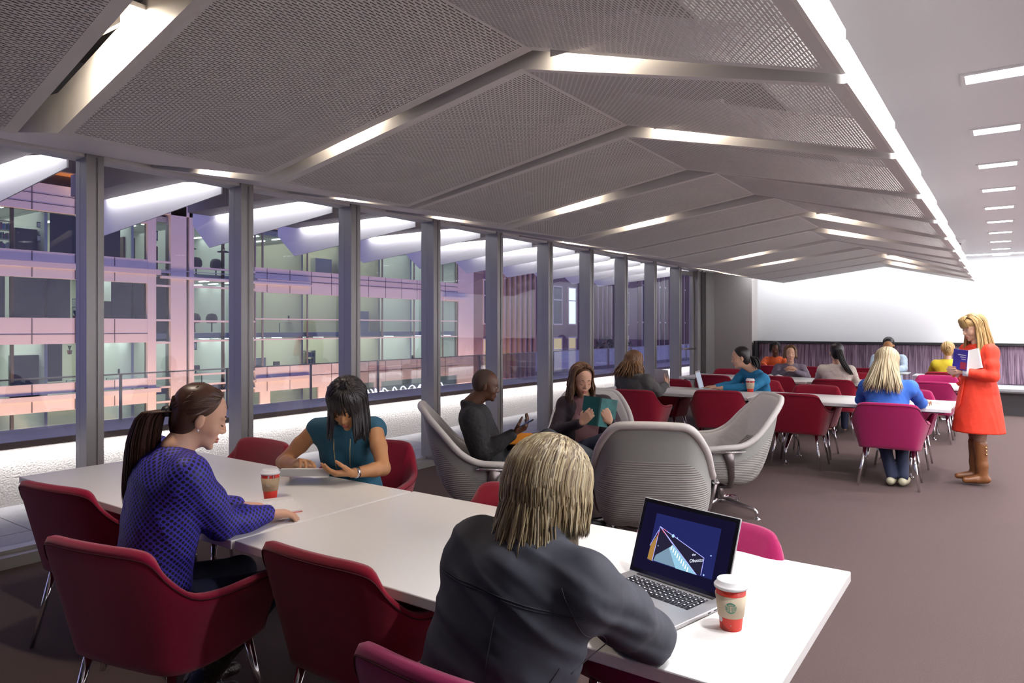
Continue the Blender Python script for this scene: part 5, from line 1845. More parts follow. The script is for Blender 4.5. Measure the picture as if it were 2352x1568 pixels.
sb = BVHTree.FromPolygons([v.co.copy() for v in shirt.data.vertices], [list(p.vertices) for p in shirt.data.polygons])
def on_back(x, z):
    h = sb.ray_cast(V((x - I['T'].x, -1.0, z)), V((0, 1, 0)))
    return (h[0] + V((0, -0.0008, 0))) if h[0] is not None else None
def seam(pts):
    q = [on_back(x, z) for x, z in smooth_path(pts, 24)]
    q = [c for c in q if c is not None]
    if len(q) > 3:
        yk.tube(q, 0.0013, 5)
seam([(-1.045, 1.005), (-0.95, 1.000), (-0.86, 0.990), (-0.77, 0.975), (-0.685, 0.965)])
seam([(-1.045, 1.0), (-0.95, 0.995), (-0.86, 0.985), (-0.77, 0.970), (-0.685, 0.960)])
seam([(-0.86, 0.985), (-0.865, 0.85), (-0.875, 0.70), (-0.90, 0.55)])
seam([(-0.735, 1.02), (-0.705, 0.96), (-0.700, 0.90), (-0.725, 0.84)])
seam([(-0.735, 0.86), (-0.78, 0.76), (-0.80, 0.64), (-0.80, 0.52)])
yk.build('seams', mat('charcoal_stitching', (0.016, 0.017, 0.024), 0.8), e, smooth=True)
Cc, fw, up, rt = I['C'], I['fw'], I['up'], I['rt']
dress_part(I, 'trousers', F_jean, leg_prims(I), 0.01)
shoes(I, M_black)
face_parts(e, I['Hd'], I['RH'], 1.0, M_lip, H_mid, T=I['T'])
b = MB()
hair_cap(b, I['Hd'], I['RH'], 1.03)
hd, R = I['Hd'], I['RH']
for a_ in (80, 120, 150, 180, 210, 240, 280):
    q = math.radians(a_)
    o1 = hd + R @ V((math.sin(q) * 0.072, math.cos(q) * 0.072 - 0.02, 0.0))
    o1 = hd + R @ V((math.sin(q) * 0.058, math.cos(q) * 0.058 - 0.025, 0.0))
    cap(b, o1, 0.030, o1 + V((0, 0.01, -0.12)), 0.024)
dress_part(I, 'hair', H_blond_cap, b, 0.007)
b = MB()
def lenb(p):
    x = abs(p - 180)
    return 0.132 - 0.0003 * x + (0.012 if 150 < p < 200 else 0)
strands(b, hd, R, 1.11, 2600, lenb, az=(48, 312), r=(0.0014, 0.0030), wave=0.0018, spread=0.014, inward=0.034, back=0.012, z_leave=0.03, part=0.006, seed=21, jitter=0.30, segs=11, rad=(0.088, 0.098, 0.090), top=0.03)
strands(b, hd, R, 1.06, 900, 0.165, az=(110, 250), r=(0.0014, 0.0030), wave=0.003, spread=-0.01, back=0.055, seed=22, jitter=0.25, segs=11, z_leave=0.0)
raw_part(I, 'hair_strands', H_blond, b)

# ======== man in black in the lounge chair
d = dict(pelvis=(-3.10, 4.16, 0.50), chest=(-3.20, 4.03, 0.925), head=(-3.115, 4.085, 1.125), fwd=(0.78, 0.62, 0), face=(0.80, 0.56, -0.20), sw=0.185, male=True,
         ER=(-3.02, 3.93, 0.66), WR=(-2.845, 4.06, 0.80), hR=((0.65, 0.55, 0.45), (-0.35, 0.3, 0.9), (0.5, -0.8, 0.2), (0.9, 0.9, 1.0, 1.0), 0, 1.0),
         EL=(-3.25, 4.34, 0.66), WL=(-2.98, 4.30, 0.66), hL=((0.9, 0.1, 0.1), (0, 0, 1), (0, 1, 0), 0.9),
         KR=(-2.74, 4.34, 0.74), KL=(-2.72, 4.58, 0.52), AR=(-2.60, 4.70, 0.58), AL=(-2.62, 4.66, 0.10), ftR=(0.4, 0.8, 0))
e, I = person('man with a shaved head in black, sitting in the lounge chair looking at a phone', d, S_dark, 0.006, s=0.98)
dress_part(I, 'shirt', F_black, top_prims(I, 0.97, 1.08, collar=True, hem=0.03, sleeve_r=1.15), 0.008, 5, (0.004, 12, (0.7, 0.7, 1)))
dress_part(I, 'trousers', F_grey_tr, leg_prims(I, r=1.05), 0.010)
shoes(I, M_black)
face_parts(e, I['Hd'], I['RH'], 0.98, M_lip2, H_black, T=I['T'])
b = MB()
ell(b, I['Hd'] + I['RH'] @ V((0, -0.020, 0.036)), (0.0735, 0.0905, 0.0795), I['RH'])
ell(b, I['Hd'] + I['RH'] @ V((0, -0.045, 0.0)), (0.070, 0.058, 0.070), I['RH'])
dress_part(I, 'hair_stubble', mat('shaved_hair', (0.045, 0.022, 0.014), 0.7), b, 0.006)

# ======== woman reading
d = dict(pelvis=(-2.84, 5.10, 0.50), chest=(-2.86, 5.10, 0.915), head=(-2.84, 5.02, 1.120), fwd=(0.55, -0.83, 0), face=(0.74, -0.58, -0.33), sw=0.160,
         ER=(-3.00, 4.86, 0.70), WR=(-2.66, 4.70, 0.815), hR=((0.60, 0.12, 0.70), (-0.2, 0.9, -0.2), (0.3, -0.2, 0.9), (0.35, 0.4, 0.45, 0.5), 0.1, 0.6),
         EL=(-2.52, 5.06, 0.72), WL=(-2.47, 4.80, 0.825), hL=((-0.25, -0.35, 0.85), (-0.6, 0.6, 0.1), (-0.5, -0.5, 0), (0.5, 0.5, 0.6, 0.6), 0, 0.8),
         KR=(-2.46, 4.80, 0.70), KL=(-2.47, 4.98, 0.53), AR=(-2.33, 4.78, 0.33), AL=(-2.42, 4.80, 0.10), ftR=(0.75, -0.5, -0.35), ftL=(0.5, -0.8, 0))
e, I = person('woman with wavy brown hair, dark cardigan and pink top reading a teal book', d, S_fair, 0.006, s=1.03)
tp = MB()
dress_part(I, 'camisole', F_pink, top_prims(I, 0, 1.0, neck=0.075, hem=0.06, thick=0.72), 0.008, 5, (0.003, 12, (1, 1, 1)))
lc_ = MB()
ell(lc_, I['C'] - I['up'] * 0.085 + I['fw'] * 0.060, (0.100, 0.058, 0.034), I['RT'])
dress_part(I, 'lace_neckline', F_lace, lc_, 0.007)
cg = MB()
s_ = I['s']
for sg, sd in ((1, 'R'), (-1, 'L')):
    S0 = I['S' + sd]
    E_, W_ = V(d['E' + sd]), V(d['W' + sd])
    cap(cg, I['N'] - I['up'] * 0.03 - I['fw'] * 0.03 + I['rt'] * 0.05 * sg, 0.040 * s_, S0, 0.062 * s_)
    cap(cg, S0, 0.062 * s_, E_, 0.050 * s_)
    cap(cg, E_, 0.050 * s_, E_.lerp(W_, 0.92), 0.036 * s_)
    cap(cg, S0 - I['up'] * 0.04 - I['rt'] * 0.035 * sg, 0.072 * s_, I['P'] + I['rt'] * 0.125 * sg + I['up'] * 0.06, 0.062 * s_)
    cap(cg, I['C'] - I['up'] * 0.03 + I['rt'] * 0.10 * sg + I['fw'] * 0.03, 0.060 * s_, I['P'] + I['rt'] * 0.12 * sg + I['up'] * 0.05 + I['fw'] * 0.05, 0.055 * s_)
cap(cg, I['C'] - I['up'] * 0.02 - I['fw'] * 0.05, 0.09, I['P'] - I['fw'] * 0.03, 0.10)
dress_part(I, 'cardigan', F_plum, cg, 0.008, 5, (0.003, 14, (0.7, 0.7, 1)))
dress_part(I, 'jeans', F_jean, leg_prims(I), 0.009, 4, (0.003, 14, (1, 1, 1)))
shoes(I, M_dboot, boot=0.62)
face_parts(e, I['Hd'], I['RH'], 1.03, M_lip, H_mid, closed=True, T=I['T'])
b = MB()
hair_cap(b, I['Hd'], I['RH'], 1.04)
dress_part(I, 'hair', H_mid, b, 0.007)
b = MB()
strands(b, I['Hd'], I['RH'], 1.08, 190, 0.20, az=(62, 298), r=(0.006, 0.010), wave=0.009, spread=0.02, part=-0.005, seed=31, segs=12)
raw_part(I, 'hair_strands', H_mid, b)

# ======== woman in the grey cardigan, middle table
d = dict(pelvis=(-3.58, 7.62, 0.53), chest=(-3.57, 7.56, 0.945), head=(-3.615, 7.66, 1.125), fwd=(0.22, 0.97, 0), face=(0.25, 0.90, -0.25), sw=0.172,
         ER=(-3.37, 7.78, 0.785), WR=(-3.36, 8.00, 0.86), hR=((0.1, 0.5, 0.6), (-1, 0.1, 0), (0, -0.3, 1), 0.9),
         EL=(-3.85, 7.80, 0.785), WL=(-3.70, 8.02, 0.80), hL=((0.3, 0.9, 0.2), (1, 0, 0), (0, 0, 1), 0.6),
         KR=(-3.45, 8.05, 0.5), KL=(-3.70, 8.05, 0.5), AR=(-3.45, 8.0, 0.1), AL=(-3.70, 8.0, 0.1))
e, I = person('woman in a heather grey cardigan with wavy brown hair, back turned, at the middle table', d, S_fair, 0.008, s=1.08)
b = top_prims(I, 0.93, 1.10, hem=0.04, sleeve_r=1.2)
cap(b, I['N'] - I['rt'] * 0.10 - I['fw'] * 0.05 - I['up'] * 0.03, 0.035, I['N'] + I['rt'] * 0.10 - I['fw'] * 0.05 - I['up'] * 0.03, 0.035)
dress_part(I, 'cardigan', F_heather, b, 0.010, 4, (0.004, 12, (1, 1, 1)))
dress_part(I, 'trousers', F_jean, leg_prims(I), 0.012)
b = MB()
hair_cap(b, I['Hd'], I['RH'], 1.1)
dress_part(I, 'hair', H_wave, b, 0.009)
b = MB()
strands(b, I['Hd'], I['RH'], 1.15, 260, 0.19, az=(55, 305), r=(0.006, 0.010), wave=0.011, spread=0.03, back=0.10, seed=41, segs=12)
raw_part(I, 'hair_strands', H_wave, b)

# ======== woman in the turquoise sweater, typing
d = dict(pelvis=(-2.62, 9.42, 0.53), chest=(-2.655, 9.24, 0.935), head=(-2.79, 9.07, 1.160), fwd=(-0.62, -0.78, 0), face=(-0.88, -0.42, -0.22), sw=0.165,
         ER=(-2.93, 9.22, 0.795), WR=(-3.10, 9.02, 0.775), hR=((-0.9, -0.25, -0.05), DOWN, (0, -1, 0), 0.3),
         EL=(-2.60, 8.98, 0.795), WL=(-2.96, 8.87, 0.775), hL=((-0.95, 0.15, -0.05), DOWN, (0, 1, 0), 0.3),
         KR=(-2.85, 9.05, 0.5), KL=(-2.6, 9.0, 0.5), AR=(-2.8, 9.0, 0.1), AL=(-2.6, 9.0, 0.1))
e, I = person('woman in a turquoise blue sweater typing on a silver laptop', d, S_fair, 0.007, s=1.12)
dress_part(I, 'sweater', F_turq, top_prims(I, 0.97, 1.06, neck=0.01, hem=0.04), 0.009, 5, (0.003, 12, (1, 1, 1)))
dress_part(I, 'trousers', F_jean, leg_prims(I), 0.012)
face_parts(e, I['Hd'], I['RH'], 1.12, M_lip, H_black, closed=True, T=I['T'])
b = MB()
hair_cap(b, I['Hd'], I['RH'], 1.13)
dress_part(I, 'hair', H_black, b, 0.008)
kn = I['Hd'] + I['RH'] @ V((0, -0.12, -0.01)) * 1.1
b = MB()
tail(b, [kn, kn + V((0.04, 0.02, -0.02)), kn + V((0.065, 0.03, -0.09)), kn + V((0.08, 0.03, -0.19))], 26, 0.008, 0.045, 6)
raw_part(I, 'ponytail', H_black, b)

# ======== person in orange on the bench
def sitter(label, px, py, z, s, fwd, face, top_m, skin_m, hair_m, hair_kind, sleeve=0.97, male=False, hands=None, seed=50, vox=0.010):
    f = V((fwd[0], fwd[1], 0)).normalized()
    r = V((f.y, -f.x, 0))
    Hh = V((px, py, z))
    c = Hh - f * 0.06 * s - V((0, 0, 0.215 * s))
    p = V((c.x, c.y, 0.54)) - f * 0.05
    el = 0.10 * s
    d = dict(pelvis=p, chest=c, head=Hh, fwd=f, face=face, sw=0.165 if not male else 0.185, male=male)
    for sd, sg in (('R', 1), ('L', -1)):
        if hands == 'clasped':
            d['E' + sd] = c + r * 0.23 * s * sg + f * 0.10 - V((0, 0, 0.12 * s))
            d['W' + sd] = c + r * 0.05 * s * sg + f * 0.27 - V((0, 0, 0.02 * s))
            d['h' + sd] = (tuple(f * 0.2 - r * sg * 0.6 + V((0, 0, 0.45))), tuple(-r * sg), tuple(f), 1.1)
        else:
            d['E' + sd] = V((c.x, c.y, 0.80)) + r * 0.22 * s * sg + f * 0.12
            d['W' + sd] = V((c.x, c.y, 0.775)) + r * 0.12 * s * sg + f * 0.34
            d['h' + sd] = (tuple(f * 0.9 - r * sg * 0.3), DOWN, tuple(-r * sg), 0.4)
        d['K' + sd] = p + f * 0.40 + r * 0.10 * sg - V((0, 0, 0.03))
        d['A' + sd] = V((p.x, p.y, 0.10)) + f * 0.38 + r * 0.10 * sg
    e, I = person(label, d, skin_m, vox, s=s)
    dress_part(I, 'top', top_m, top_prims(I, sleeve, 1.08, hem=0.04, collar=False), vox, 4, (0.003, 12, (1, 1, 1)))
    dress_part(I, 'trousers', F_jean, leg_prims(I), 0.013)
    b = MB()
    hair_cap(b, I['Hd'], I['RH'], s * 1.02, thick=1.0)
    dress_part(I, 'hair', hair_m, b, 0.009)
    if hair_kind:
        b = MB()
        if hair_kind == 'bob':
            strands(b, I['Hd'], I['RH'], s * 1.02, 90, 0.09, az=(50, 310), r=(0.008, 0.012), wave=0.002, seed=seed)
        elif hair_kind == 'long':
            strands(b, I['Hd'], I['RH'], s * 1.05, 210, 0.30, az=(50, 310), r=(0.006, 0.009), wave=0.003, spread=0.02, seed=seed, segs=12)
        elif hair_kind == 'updo':
            kn = I['Hd'] + I['RH'] @ V((0, -0.10, 0.0)) * s
            rnd = random.Random(seed)
            for i in range(60):
                a = rnd.uniform(0, 6.28)
                q = rnd.uniform(0, 6.28)
                pts = []
                for j in range(6):
                    t = a + j * 0.5
                    pts.append(kn + I['RH'] @ V((math.cos(t) * 0.045 * math.cos(q), -0.02 + 0.03 * math.sin(q) - 0.01, math.sin(t) * 0.05)) * s)
                b.tube(pts, [0.003] + [0.008] * 4 + [0.003], 5, flat=0.6)
            strands(b, I['Hd'], I['RH'], s * 1.02, 80, 0.01, az=(50, 310), r=(0.007, 0.010), wave=0.004, seed=seed, z_leave=0.0)
        elif hair_kind == 'tail':
            kn = I['Hd'] + I['RH'] @ V((0, -0.115, 0.02)) * s
            tail(b, [kn, kn + V((0.03, -0.05, -0.01)), kn + V((0.07, -0.065, -0.14)), kn + V((0.13, -0.05, -0.26)), kn + V((0.20, -0.02, -0.38))], 45, 0.008, 0.040, seed)
        raw_part(I, 'hair_strands', hair_m, b)
    return e, I
sitter('dark-skinned person in an orange top on the purple bench at the far left', -3.80, 14.66, 1.12, 1.08, (0.1, -1), (0.25, -0.9, -0.35), F_orange, S_dark, H_black, 'bob', seed=51)
e, I = sitter('woman in a checked shirt with brown hair and clasped hands facing the camera', -2.90, 12.12, 1.115, 1.12, (0.25, -0.97), (0.30, -0.95, -0.05), F_check, S_fair, H_mid, 'bob', hands='clasped', seed=52, vox=0.009)
face_parts(e, I['Hd'], I['RH'], 1.12, M_lip, H_mid, T=I['T'])
sitter('woman in a cream blouse with a long black ponytail, back turned', -1.97, 10.90, 1.185, 1.10, (-0.15, 1), (-0.30, 0.9, -0.2), F_cream, S_fair, H_black, 'tail', seed=53)
sitter('man in a pale blue shirt on the purple bench behind the long-haired woman', -1.76, 14.66, 1.22, 1.16, (0, -1), (0, -0.9, -0.35), F_pale, S_tan, H_black, None, male=True, seed=54)
e, I = sitter('person in a mustard yellow top with pinned-up blond hair, back turned', -0.76, 13.55, 1.18, 1.05, (-0.1, 1), (-0.15, 0.95, -0.1), F_yellow, S_fair, H_gold, 'updo', seed=56)

# ======== woman in the cornflower sweater with long pale hair
d = dict(pelvis=(-0.95, 7.72, 0.53), chest=(-0.945, 7.84, 0.965), head=(-0.955, 7.87, 1.20), fwd=(0.10, 1, 0), face=(0.15, 0.95, -0.25), sw=0.180,
         ER=(-0.68, 8.04, 0.795), WR=(-0.67, 8.28, 0.785), hR=((0.15, 0.95, 0.1), DOWN, (-1, 0, 0), (0.6, 0.3, 0.6, 0.7), 0.2),
         EL=(-1.22, 8.02, 0.795), WL=(-1.08, 8.28, 0.78), hL=((0.4, 0.9, 0), DOWN, (1, 0, 0), 0.3),
         KR=(-0.86, 8.1, 0.5), KL=(-1.04, 8.1, 0.5), AR=(-0.80, 7.74, 0.10), AL=(-0.90, 7.72, 0.10))
e, I = person('woman with long pale blond hair and cornflower blue sweater, back turned, at the middle table', d, S_fair, 0.007, s=1.10)
dress_part(I, 'sweater', F_royal, top_prims(I, 0.92, 1.10, hem=0.05), 0.009, 5, (0.003, 12, (1, 1, 1)))
dress_part(I, 'jeans', F_jean, leg_prims(I), 0.011)
shoes(I, M_beige)
b = MB()
hair_cap(b, I['Hd'], I['RH'], 1.12)
dress_part(I, 'hair', H_long, b, 0.009)
b = MB()
strands(b, I['Hd'], I['RH'], 1.17, 380, 0.29, az=(55, 305), r=(0.005, 0.008), wave=0.003, spread=0.02, back=0.11, seed=61, segs=12)
raw_part(I, 'hair_strands', H_long, b)

# ======== standing woman in the orange-red dress
cx, cy = -0.205, 8.30
d = dict(pelvis=(cx, cy, 0.93), chest=(cx, cy + 0.0, 1.325), head=(cx - 0.045, cy - 0.03, 1.545), fwd=(-0.80, -0.60, 0), face=(-0.80, -0.52, -0.30), sw=0.160,
         ER=(cx - 0.08, cy + 0.18, 1.06), WR=(cx - 0.215, cy - 0.02, 1.10), hR=((-0.1, -0.9, 0.2), (0.9, -0.1, 0), (0, 0, 1), 0.5),
         EL=(cx + 0.12, cy - 0.20, 1.08), WL=(cx - 0.14, cy - 0.16, 1.12), hL=((-0.9, 0.35, 0.1), (0.2, 0.8, -0.2), (0, 0, 1), 0.5),
         KR=(cx - 0.03, cy + 0.06, 0.49), KL=(cx + 0.01, cy - 0.07, 0.49), AR=(cx - 0.03, cy + 0.07, 0.115), AL=(cx + 0.035, cy - 0.06, 0.105),
         ftR=(-0.95, -0.35, 0), ftL=(-0.95, -0.4, 0))
e, I = person('standing woman in an orange-red dress and tan boots holding books', d, S_fair, 0.006, s=1.03)
b = top_prims(I, 0.86, 1.04, neck=0.01, waist=0.98, sleeve_r=1.08)
ell(b, I['P'] - V((0, 0, 0.02)), (0.175, 0.15, 0.14), I['RT'])
rev(b, [(0.135, 0.10), (0.165, 0.0), (0.185, -0.12), (0.205, -0.26), (0.225, -0.41)], (cx, cy, 0.93))
dress_part(I, 'dress', F_red, b, 0.0075, 4, (0.004, 9, (1.2, 1.2, 0.25)))
rb = MB()
w0 = I['P'] + I['fw'] * 0.150 + V((0, 0, 0.10))
rb.tube([w0, w0 + I['fw'] * 0.035 + V((0.01, -0.01, -0.10)), w0 + I['fw'] * 0.05 + V((0.005, 0, -0.22)), w0 + I['fw'] * 0.055 + V((-0.015, 0.0, -0.28))], [0.016, 0.02, 0.02, 0.024], 6, flat=0.25, up=I['rt'])
rb.tube([w0 + V((0, 0, 0.0)), w0 + I['fw'] * 0.03 + I['rt'] * 0.05 + V((0, 0, -0.05))], [0.014, 0.02], 6, flat=0.3, up=UPV)
raw_part(I, 'ribbon_belt', F_red, rb)
for sd in 'RL':
    E_, W_ = V(d['E' + sd]), V(d['W' + sd])
    raw_part(I, 'cuff', F_white, MB().tube([E_.lerp(W_, 0.70), E_.lerp(W_, 0.92)], [0.042, 0.040], 16))
raw_part(I, 'collar', F_white, MB().tube([I['N'] + V((0, 0, -0.01)), I['Hd'] + I['RH'] @ V((0, -0.005, -0.082))], [0.060, 0.052], 18))
tg = MB()
for sd, sg in (('R', 1), ('L', -1)):
    K_1, A_1 = V(d['K' + sd]), V(d['A' + sd])
    cap(tg, I['P'] + I['rt'] * 0.08 * sg - V((0, 0, 0.15)), 0.072, K_1, 0.053)
    cap(tg, K_1, 0.053, K_1.lerp(A_1, 0.5), 0.050)
dress_part(I, 'tights', M_tights, tg, 0.008)
shoes(I, M_boot, boot=0.78)
bk = MB()
A_1, K_1 = V(d['AL']), V(d['KL'])
for q in range(3):
    bk.ball(A_1.lerp(K_1, 0.55 + 0.09 * q) + V((0.045, -0.048, 0)), 0.010, 8, 6)
raw_part(I, 'boot_buckle', M_gold, bk)
face_parts(e, I['Hd'], I['RH'], 1.03, M_lip, H_gold, T=I['T'])
b = MB()
hair_cap(b, I['Hd'], I['RH'], 1.05, fringe=True)
dress_part(I, 'hair', H_gold, b, 0.007)
b = MB()
strands(b, I['Hd'], I['RH'], 1.10, 340, 0.34, az=(66, 294), r=(0.006, 0.009), wave=0.002, spread=0.05, seed=71, segs=12)
hd, R = I['Hd'], I['RH']
rnd = random.Random(8)
for i in range(60):
    x = rnd.uniform(-0.062, 0.062)
    pts = [hd + R @ V(p) * 1.05 for p in smooth_path([(x * 0.4, 0.03, 0.128), (x * 0.8, 0.078, 0.105), (x, 0.098 - abs(x) * 0.35, 0.060), (x * 1.05, 0.096 - abs(x) * 0.4, 0.024 + rnd.uniform(-0.006, 0.004))], 6)]
    b.tube(pts, [0.003, 0.006, 0.007, 0.007, 0.007, 0.006, 0.002], 5, flat=0.4)
raw_part(I, 'hair_strands', H_gold, b)
# ================================================================ things on the tables and in hands
M_paper = mat('white_paper', (0.80, 0.79, 0.78), 0.7)
M_print = mat('printed_page', (0.74, 0.73, 0.73), 0.7, var=(160, 0.10))
M_lid = mat('white_plastic_lid', (0.84, 0.84, 0.85), 0.35)
M_red = mat('bright_red_paper', (0.62, 0.035, 0.020), 0.45)
M_dred = mat('dark_red_paper', (0.33, 0.025, 0.018), 0.45)
M_kraft = mat('kraft_cardboard', (0.42, 0.31, 0.19), 0.8, var=(60, 0.07))
M_kraft2 = mat('pale_kraft_cardboard', (0.56, 0.47, 0.34), 0.8, var=(60, 0.05))
M_green = mat('logo_green', (0.06, 0.24, 0.17), 0.6)
M_silver = mat('silver_aluminium_case', (0.62, 0.62, 0.63), 0.32, metal=0.55)
M_key = mat('black_key', (0.015, 0.015, 0.02), 0.45)

def ring_patch(mb, rf, zf, a0, a1, v0, v1, n=10, mi=0, off=0.0006):
    """patch on the side of a cup; rf(z) radius"""
    vs, fs = [], []
    for i in range(n + 1):
        a = a0 + (a1 - a0) * i / n
        for z in (v0, v1):
            r = rf(z) + off
            vs.append((r * math.cos(a), r * math.sin(a), z))
    for i in range(n):
        fs.append((2 * i, 2 * i + 2, 2 * i + 3, 2 * i + 1))
    mb.add(vs, fs, mi)
def wrap(pts, rf, ac, zc, off):
    """flat design points (x right, y up, metres) wrapped on the cup around angle ac, height zc"""
    out = []
    for x, y in pts:
        z = zc + y
        r = rf(z) + off
        a = ac + x / r
        out.append((r * math.cos(a), r * math.sin(a), z))
    return out
def disc(mb, rf, ac, zc, R_, off, n=28, hole=0, ring=4):
    for j in range(ring):
        r0 = hole + (R_ - hole) * j / ring
        r1 = hole + (R_ - hole) * (j + 1) / ring
        for i in range(n):
            t0, t1 = 2 * math.pi * i / n, 2 * math.pi * (i + 1) / n
            q = [(r0 * math.cos(t0), r0 * math.sin(t0)), (r1 * math.cos(t0), r1 * math.sin(t0)), (r1 * math.cos(t1), r1 * math.sin(t1)), (r0 * math.cos(t1), r0 * math.sin(t1))]
            mb.add(wrap(q, rf, ac, zc, off), [(0, 1, 2, 3)])
def stroke(mb, pts, w_, rf, ac, zc, off):
    P = smooth_path(pts, max(4, len(pts) * 3))
    L, R_ = [], []
    for i, p in enumerate(P):
        a, b = P[max(0, i - 1)], P[min(len(P) - 1, i + 1)]
        dx, dy = b[0] - a[0], b[1] - a[1]
        l = math.hypot(dx, dy) or 1
        L.append((p[0] - dy / l * w_, p[1] + dx / l * w_))
        R_.append((p[0] + dy / l * w_, p[1] - dx / l * w_))
    for i in range(len(P) - 1):
        mb.add(wrap([L[i], L[i + 1], R_[i + 1], R_[i]], rf, ac, zc, off), [(0, 1, 2, 3)])

def cup(loc, face, label, kraft, style, s=1.0, h=0.115):
    """face: direction (angle) the printed side points"""
    e = empty('paper_cup', loc, label=label, cat='cup', group='red paper coffee cups')
    e.scale = (s, s, s)
    r0, r1 = 0.0275, 0.0405
    rf = lambda z: r0 + (r1 - r0) * z / h
    MB().lathe([(0.001, 0.004), (r0 - 0.001, 0.004), (r0, 0), (r0 + 0.0003, 0.001), (rf(0.05), 0.05), (r1, h), (r1 - 0.002, h)], n=48).build('cup_body', M_red, e, smooth=True)
    z0, z1 = (0.036, 0.094) if style != 'far' else (0.032, 0.092)
    rs = lambda z: rf(z) + 0.0014
    sl = MB().lathe([(rf(z0), z0), (rs(z0) + 0.0005, z0), (rs(z1) + 0.0012, z1), (rf(z1), z1)], n=48)
    so = sl.build('cardboard_sleeve', kraft, e, smooth=False)
    for p in so.data.polygons:
        p.use_smooth = True
    MB().lathe([(r1 - 0.001, h - 0.006), (r1 + 0.0028, h - 0.004), (r1 + 0.0034, h + 0.001), (r1 + 0.001, h + 0.004), (r1 - 0.003, h + 0.006), (r1 - 0.0045, h + 0.015), (r1 - 0.006, h + 0.0165),
                (r1 - 0.008, h + 0.0155), (0.016, h + 0.0105), (0.001, h + 0.0105)], n=48).build('lid', M_lid, e, smooth=True)
    MB().ball((math.cos(face + 2.6) * 0.027, math.sin(face + 2.6) * 0.027, h + 0.0125), (0.0028, 0.0028, 0.001), 10, 6).build('sip_hole', M_black, e)
    wm = MB()
    if style == 'logo':
        off = 0.0012
        zc = 0.066
        disc(g := MB(), rs, face, zc, 0.0148, off)
        g.build('round_logo', M_green, e)
        w_ = MB()
        o2 = off + 0.0003
        # pale crown, face, wavy hair and side fins
        for x in (-0.0045, 0, 0.0045):
            w_.add(wrap([(x - 0.0016, 0.0078), (x, 0.0128 - abs(x) * 0.35), (x + 0.0016, 0.0078)], rs, face, zc, o2), [(0, 1, 2)])
        stroke(w_, [(-0.0062, 0.0074), (0, 0.0086), (0.0062, 0.0074)], 0.0007, rs, face, zc, o2)
        disc(w_, rs, face, zc + 0.0030, 0.0034, o2, n=16, ring=2)
        stroke(w_, [(0.0, 0.001), (0.0, -0.0115)], 0.0024, rs, face, zc, o2)
        for sg in (-1, 1):
            for q in range(4):
                x = 0.0040 + q * 0.0017
                stroke(w_, [(sg * x * 0.75, 0.0052), (sg * (x + 0.0008), 0.0010), (sg * (x - 0.0004), -0.0035), (sg * (x + 0.0008), -0.0080), (sg * (x * 0.9), -0.0110 + q * 0.0012)], 0.00042, rs, face, zc, o2)
            for q in range(5):
                y = 0.0010 - q * 0.0022
                xo = math.sqrt(max(0, 0.0143 ** 2 - y * y))
                stroke(w_, [(sg * (xo - 0.0026), y - 0.0006), (sg * xo, y)], 0.0005, rs, face, zc, o2)
            w_.add(wrap([(sg * 0.0086, 0.0056), (sg * 0.0118, 0.0078), (sg * 0.0132, 0.0040), (sg * 0.0096, 0.0030)], rs, face, zc, o2), [(0, 1, 2, 3)])
        w_.build('logo_figure', kraft, e)
        wh = MB()
        for (x, z, q) in ((0.017, 0.018, 0.0024), (-0.02, 0.084, 0.0014), (0.018, 0.083, 0.0016), (-0.022, 0.058, 0.0018)):
            rr = rf if z < z0 else rs
            for t in (0, math.pi / 2):
                c_, s_ = math.cos(t), math.sin(t)
                wh.add(wrap([(c_ * q, s_ * q), (-s_ * q * .28, c_ * q * .28), (-c_ * q, -s_ * q), (s_ * q * .28, -c_ * q * .28)], rr, face, z, 0.0015), [(0, 1, 2, 3)])
        disc(wh, rf, face - 1.0, 0.030, 0.009, 0.0008, n=20, ring=3)
        wh.build('white_marks', M_paper, e)
        dk = MB()
        for i in range(6):
            a, b = -0.026 + i * 0.0045, -0.026 + (i + 1) * 0.0045
            dk.add(wrap([(a, 0.001), (b, 0.001), (b, max(0.001, 0.020 - (i + 1) * 0.0032)), (a, 0.020 - i * 0.0032)], rf, face, 0.0, 0.0006), [(0, 1, 2, 3)])
        dk.build('dark_red_pattern', M_dred, e)
    else:
        wh = MB()
        wh.add(wrap([(-0.012, 0.0), (-0.010, 0.013), (-0.002, 0.011), (-0.006, 0.0)], rf, face, 0.0945, 0.0012), [(0, 1, 2, 3)])
        stroke(wh, [(0.015, 0.014), (0.0155, 0.006), (0.012, 0.003)], 0.0012, rf, face, 0.0945, 0.0012)
        wh.build('white_marks', M_paper, e)
        sc_ = MB()
        stroke(sc_, [(-0.02, 0.0), (-0.017, 0.005), (-0.015, -0.003), (-0.011, 0.006), (-0.010, -0.004), (-0.007, 0.007), (-0.006, -0.004), (-0.002, 0.001), (0.001, -0.002)], 0.0004, rs, face, 0.062, 0.0014)
        sc_.build('script_print', M_paper, e)
        dk = MB()
        ring_patch(dk, rf, None, face + 0.15, face + 0.55, 0.0945, 0.112)
        dk.build('dark_red_pattern', M_dred, e)
    return e
cup((-0.602, 1.876, 0.74), math.radians(-72), 'red paper coffee cup with green round logo on its sleeve, beside the open laptop', M_kraft2, 'logo', 1.01)
cup((-2.851, 2.044, 0.74), math.radians(-36), 'red paper cup with brown sleeve on the front table beside the open book', M_kraft, 'script', 1.05)
cup((-2.61, 8.90, 0.74), math.radians(-72), 'small red paper cup with pale sleeve on the middle table by the turquoise sweater', M_kraft2, 'far', 1.28)

